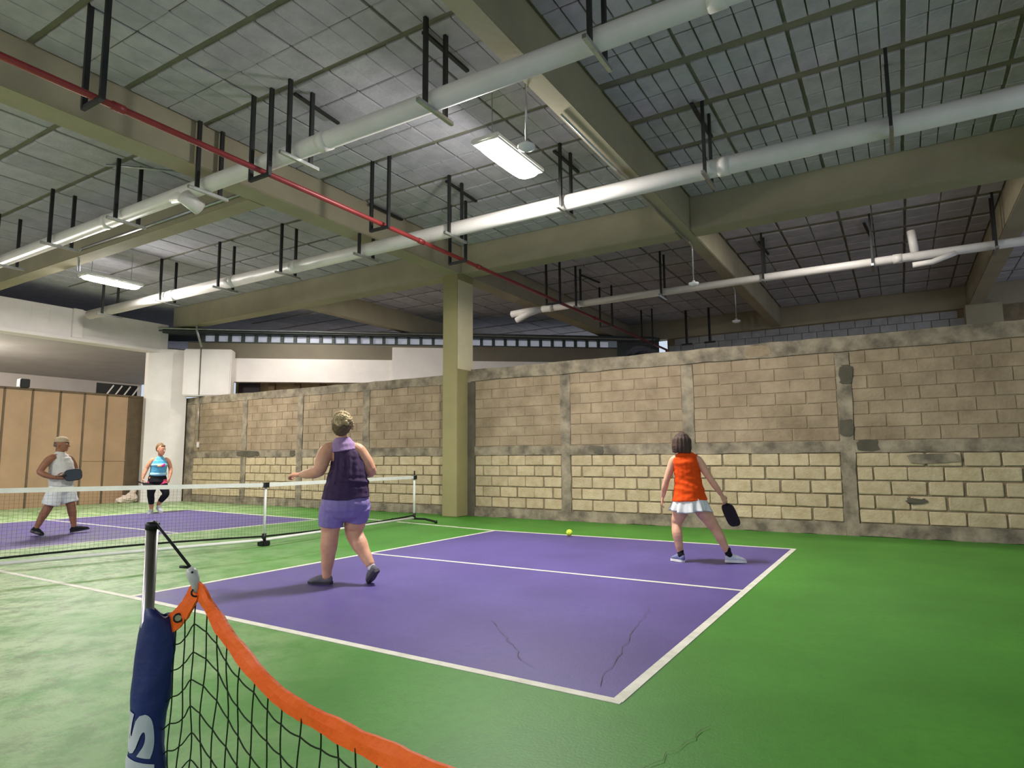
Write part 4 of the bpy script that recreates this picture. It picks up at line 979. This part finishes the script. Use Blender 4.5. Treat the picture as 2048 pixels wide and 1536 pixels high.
# ---- woman in the sky blue top, crouching ready
D = person('person', -6.57, 5.22, 150.1, 'person in sky blue tank top and black leggings crouching ready behind the net')
d_ = V((.35, -.94, 0)); s_ = V((.94, .35, 0)); b = MB()
chain(b, [(-.01, .02, .70), (-.01, .02, .78), (0, .01, .88), (.005, 0, 1.0), (.012, -.02, 1.1), (.02, -.03, 1.18), (.024, -.035, 1.24), (.026, -.04, 1.28)],
      [(.185, .145), (.185, .145), (.162, .135), (.155, .135), (.16, .145), (.15, .105), (.10, .07), (.055, .052)], s_)
chain(b, [(.024, -.035, 1.25), (.028, -.05, 1.32), (.03, -.06, 1.37)], [.052, .05, .052], s_)
LD, kD = head(b, (.035, -.075, 1.315), (.62, -.78, -.03), h=.235)
chain(b, [(-.09, -.05, 1.21), (-.135, -.06, 1.185), (-.19, -.07, 1.1), (-.235, -.07, 1.0)], [.05, .056, .05, .042], s_)
chain(b, [(-.235, -.07, 1.0), (-.262, -.10, .92), (-.285, -.13, .84), (-.297, -.15, .785)], [.042, .042, .033, .025], s_)
hand(b, (-.298, -.152, .78), (.12, -.12, -.95), (.9, .2, 0), (0, -1, 0), 1.1, .95)
chain(b, [(.135, .01, 1.21), (.18, .02, 1.185), (.22, .03, 1.1), (.25, .03, 1.0)], [.05, .056, .05, .042], s_)
chain(b, [(.25, .03, 1.0), (.252, -.02, .92), (.245, -.06, .85), (.238, -.09, .79)], [.042, .042, .033, .025], s_)
hand(b, (.237, -.092, .785), (-.12, -.1, -.95), (-.9, .2, 0), (0, -1, 0), .7, .95)
chain(b, [(-.09, .01, .72), (-.105, -.06, .58), (-.12, -.12, .43), (-.108, -.07, .32), (-.10, -.02, .2), (-.095, .0, .10), (-.095, .0, .07)], [.105, .09, .066, .062, .05, .037, .037], s_)
chain(b, [(.075, .02, .72), (.13, -.03, .58), (.18, -.07, .43), (.13, .0, .34), (.07, .06, .25), (.035, .10, .17)], [.105, .09, .066, .062, .048, .037], s_)
blob('body', b, SKIN['ruddy'], D, .0055, 4)
face_parts(LD, kD, D)
m = MB(); chain(m, [(0, .01, .86), (.002, .005, .93)], [(.176, .15), (.172, .148)], s_); chain(m, [(.005, 0, 1.0), (.012, -.02, 1.1), (.02, -.03, 1.17), (.024, -.035, 1.225), (.026, -.038, 1.26)],
                [(.168, .148), (.174, .158), (.158, .118), (.118, .086), (.078, .068)], s_); chain(m, [(0, .01, .87), (.012, -.02, 1.1)], [(.172, .146), (.170, .152)], s_)
blob('tank_top', m, TOP_TEAL, D, .007, 3, .006, 8)
m = MB(); m.rings([ringpts(V((.0, .008, z)), s_, V((-.35, .94, 0)), a, d2, 40) for z, a, d2 in ((.852, .176, .150), (.868, .184, .158), (.90, .181, .156), (.912, .172, .148))])
m.build('hem_band', TOP_TEAL_L, D, True)
m = MB(); m.rings([ringpts(V((.012, -.02, z)), s_, V((-.35, .94, 0)), a, d2, 40) for z, a, d2 in ((1.06, .170, .150), (1.075, .178, .162), (1.10, .179, .164), (1.115, .170, .154))])
m.build('chest_band', TOP_TEAL_L, D, True)
q0 = V((.012, -.02, 1.07))+V((.35, -.94, 0))*.158
for off, zz, r1, r2, mm in ((.02, .0, .045, .032, PINK_P), (-.045, -.005, .05, .025, YEL_P), (.05, .03, .025, .022, PINK_P)):
    c_ = q0+V((.94, .35, 0))*off+V((0, 0, zz)); n_ = V((.35, -.94, 0))
    MB().rings([ringpts(c_-n_*.012, s_, V((0, 0, 1)), r1, r2, 20), ringpts(c_+n_*.006, s_, V((0, 0, 1)), r1*.9, r2*.9, 20)]).build('shirt_print', mm, D, True)
m = MB(); chain(m, [(0, .012, .87), (-.005, .02, .78), (-.005, .012, .685)], [(.17, .146), (.192, .156), (.206, .170)], s_)
blob('sports_skirt', m, BLACK_CL, D, .008, 3, .005, 9)
m = MB(); chain(m, [(-.09, .005, .72), (-.10, -.03, .645)], [.112, .112], s_, cap=False); chain(m, [(.08, .01, .72), (.112, -.01, .632)], [.116, .118], s_, cap=False)
blob('inner_shorts', m, PINK, D, .008, 2)
m = MB(); chain(m, [(-.09, .01, .70), (-.105, -.06, .58), (-.12, -.12, .43), (-.108, -.07, .32), (-.10, -.025, .22)], [.108, .098, .074, .070, .058], s_, cap=False)
chain(m, [(.075, .02, .70), (.13, -.03, .58), (.18, -.07, .43), (.13, .0, .34), (.08, .05, .265)], [.108, .098, .074, .070, .057], s_, cap=False)
blob('leggings', m, BLACK_CL, D, .007, 3)
fD = V((.62, -.78, 0)).normalized(); sD = fD.cross(up_)
m = MB(); chain(m, [LD(.62, -.055, 0), LD(.78, -.035, 0), LD(.92, -.015, 0), LD(1.0, .0, 0)], [(.085, .062), (.086, .080), (.076, .080), (.05, .055)], sD)
chain(m, [LD(.40, -.075, 0), LD(.6, -.07, 0)], [(.06, .032), (.078, .04)], sD); chain(m, [LD(.85, .06, -.04), LD(.9, .07, 0), LD(.85, .06, .04)], [.018, .02, .018], up_)
blob('hair', m, HAIR_MID, D, .006, 3, .004, 40)
shoe((-.085, .06, .002), (-.135, -.18, .002), (-.095, 0, .11), D, WHITE_SHOE, SOLE_W, .045)
shoe((.02, .13, .095), (.11, -.08, .0), (.035, .10, .18), D, WHITE_SHOE, SOLE_W, .045)
paddle(D, (-.155, -.24, .635), (.85, -.25, -.32), (.25, -.35, .9), 'dark paddle held low by the player in sky blue', PADDLE_B, .19, .26, .11)

# ---- ball and bag
ba = empty('pickleball', (3.60, 5.80, .06)); tag(ba, 'yellow green pickleball beside the far sideline of the purple court', 'ball')
bm = bmesh.new(); bmesh.ops.create_icosphere(bm, subdivisions=3, radius=.05); me = bpy.data.meshes.new('shell'); bm.to_mesh(me); bm.free(); me.materials.append(BALLM)
for p in me.polygons: p.use_smooth = True
link('shell', me, ba)
hm = MB()
for k in range(26):
    ph = math.acos(1-2*(k+.5)/26); th = math.pi*(1+5**.5)*k; n_ = V((math.cos(th)*math.sin(ph), math.sin(th)*math.sin(ph), math.cos(ph)))
    a = n_.orthogonal().normalized(); hm.rings([ringpts(n_*.0496, a, n_.cross(a), .006, .006, 8), ringpts(n_*.0505, a, n_.cross(a), .0055, .0055, 8)])
x_ = hm.build('holes', mat('ball hole', (120, 150, 30), rough=.8), ba); x_['kind'] = 'stuff'
bg_ = empty('bag', (-10.98, 6.93, 0)); bg_.location = (-10.72, 6.72, 0); tag(bg_, 'crumpled white bag slumped at the foot of the white column', 'bag')
m = MB(); chain(m, [(0, -.22, .06), (.02, 0, .1), (0, .25, .12)], [(.1, .07), (.13, .11), (.1, .12)], (1, 0, 0)); chain(m, [(-.02, .1, .1), (-.04, .2, .28), (-.05, .25, .36)], [(.1, .13), (.06, .1), (.03, .06)], (1, 0, 0))
blob('sack', m, BAGM, bg_, .012, 2, .03, 9)
m = MB().tube([(-.05, .22, .34), (-.03, .26, .42), (-.05, .32, .36)], .012, 8).build('sack_handle', BAGM, bg_, True)
bu = empty('bundle', (4.05, 7.99, 3.06)); tag(bu, 'dark cloth bundle lying on top of the block wall by the far gap', 'bundle')
m = MB(); chain(m, [(-.25, 0, .05), (-.05, .02, .10), (.12, 0, .07), (.3, 0, .025)], [(.06, .055), (.07, .085), (.06, .07), (.04, .03)], (0, 1, 0)); blob('cloth', m, BLACK_CL, bu, .012, 2, .02, 12)
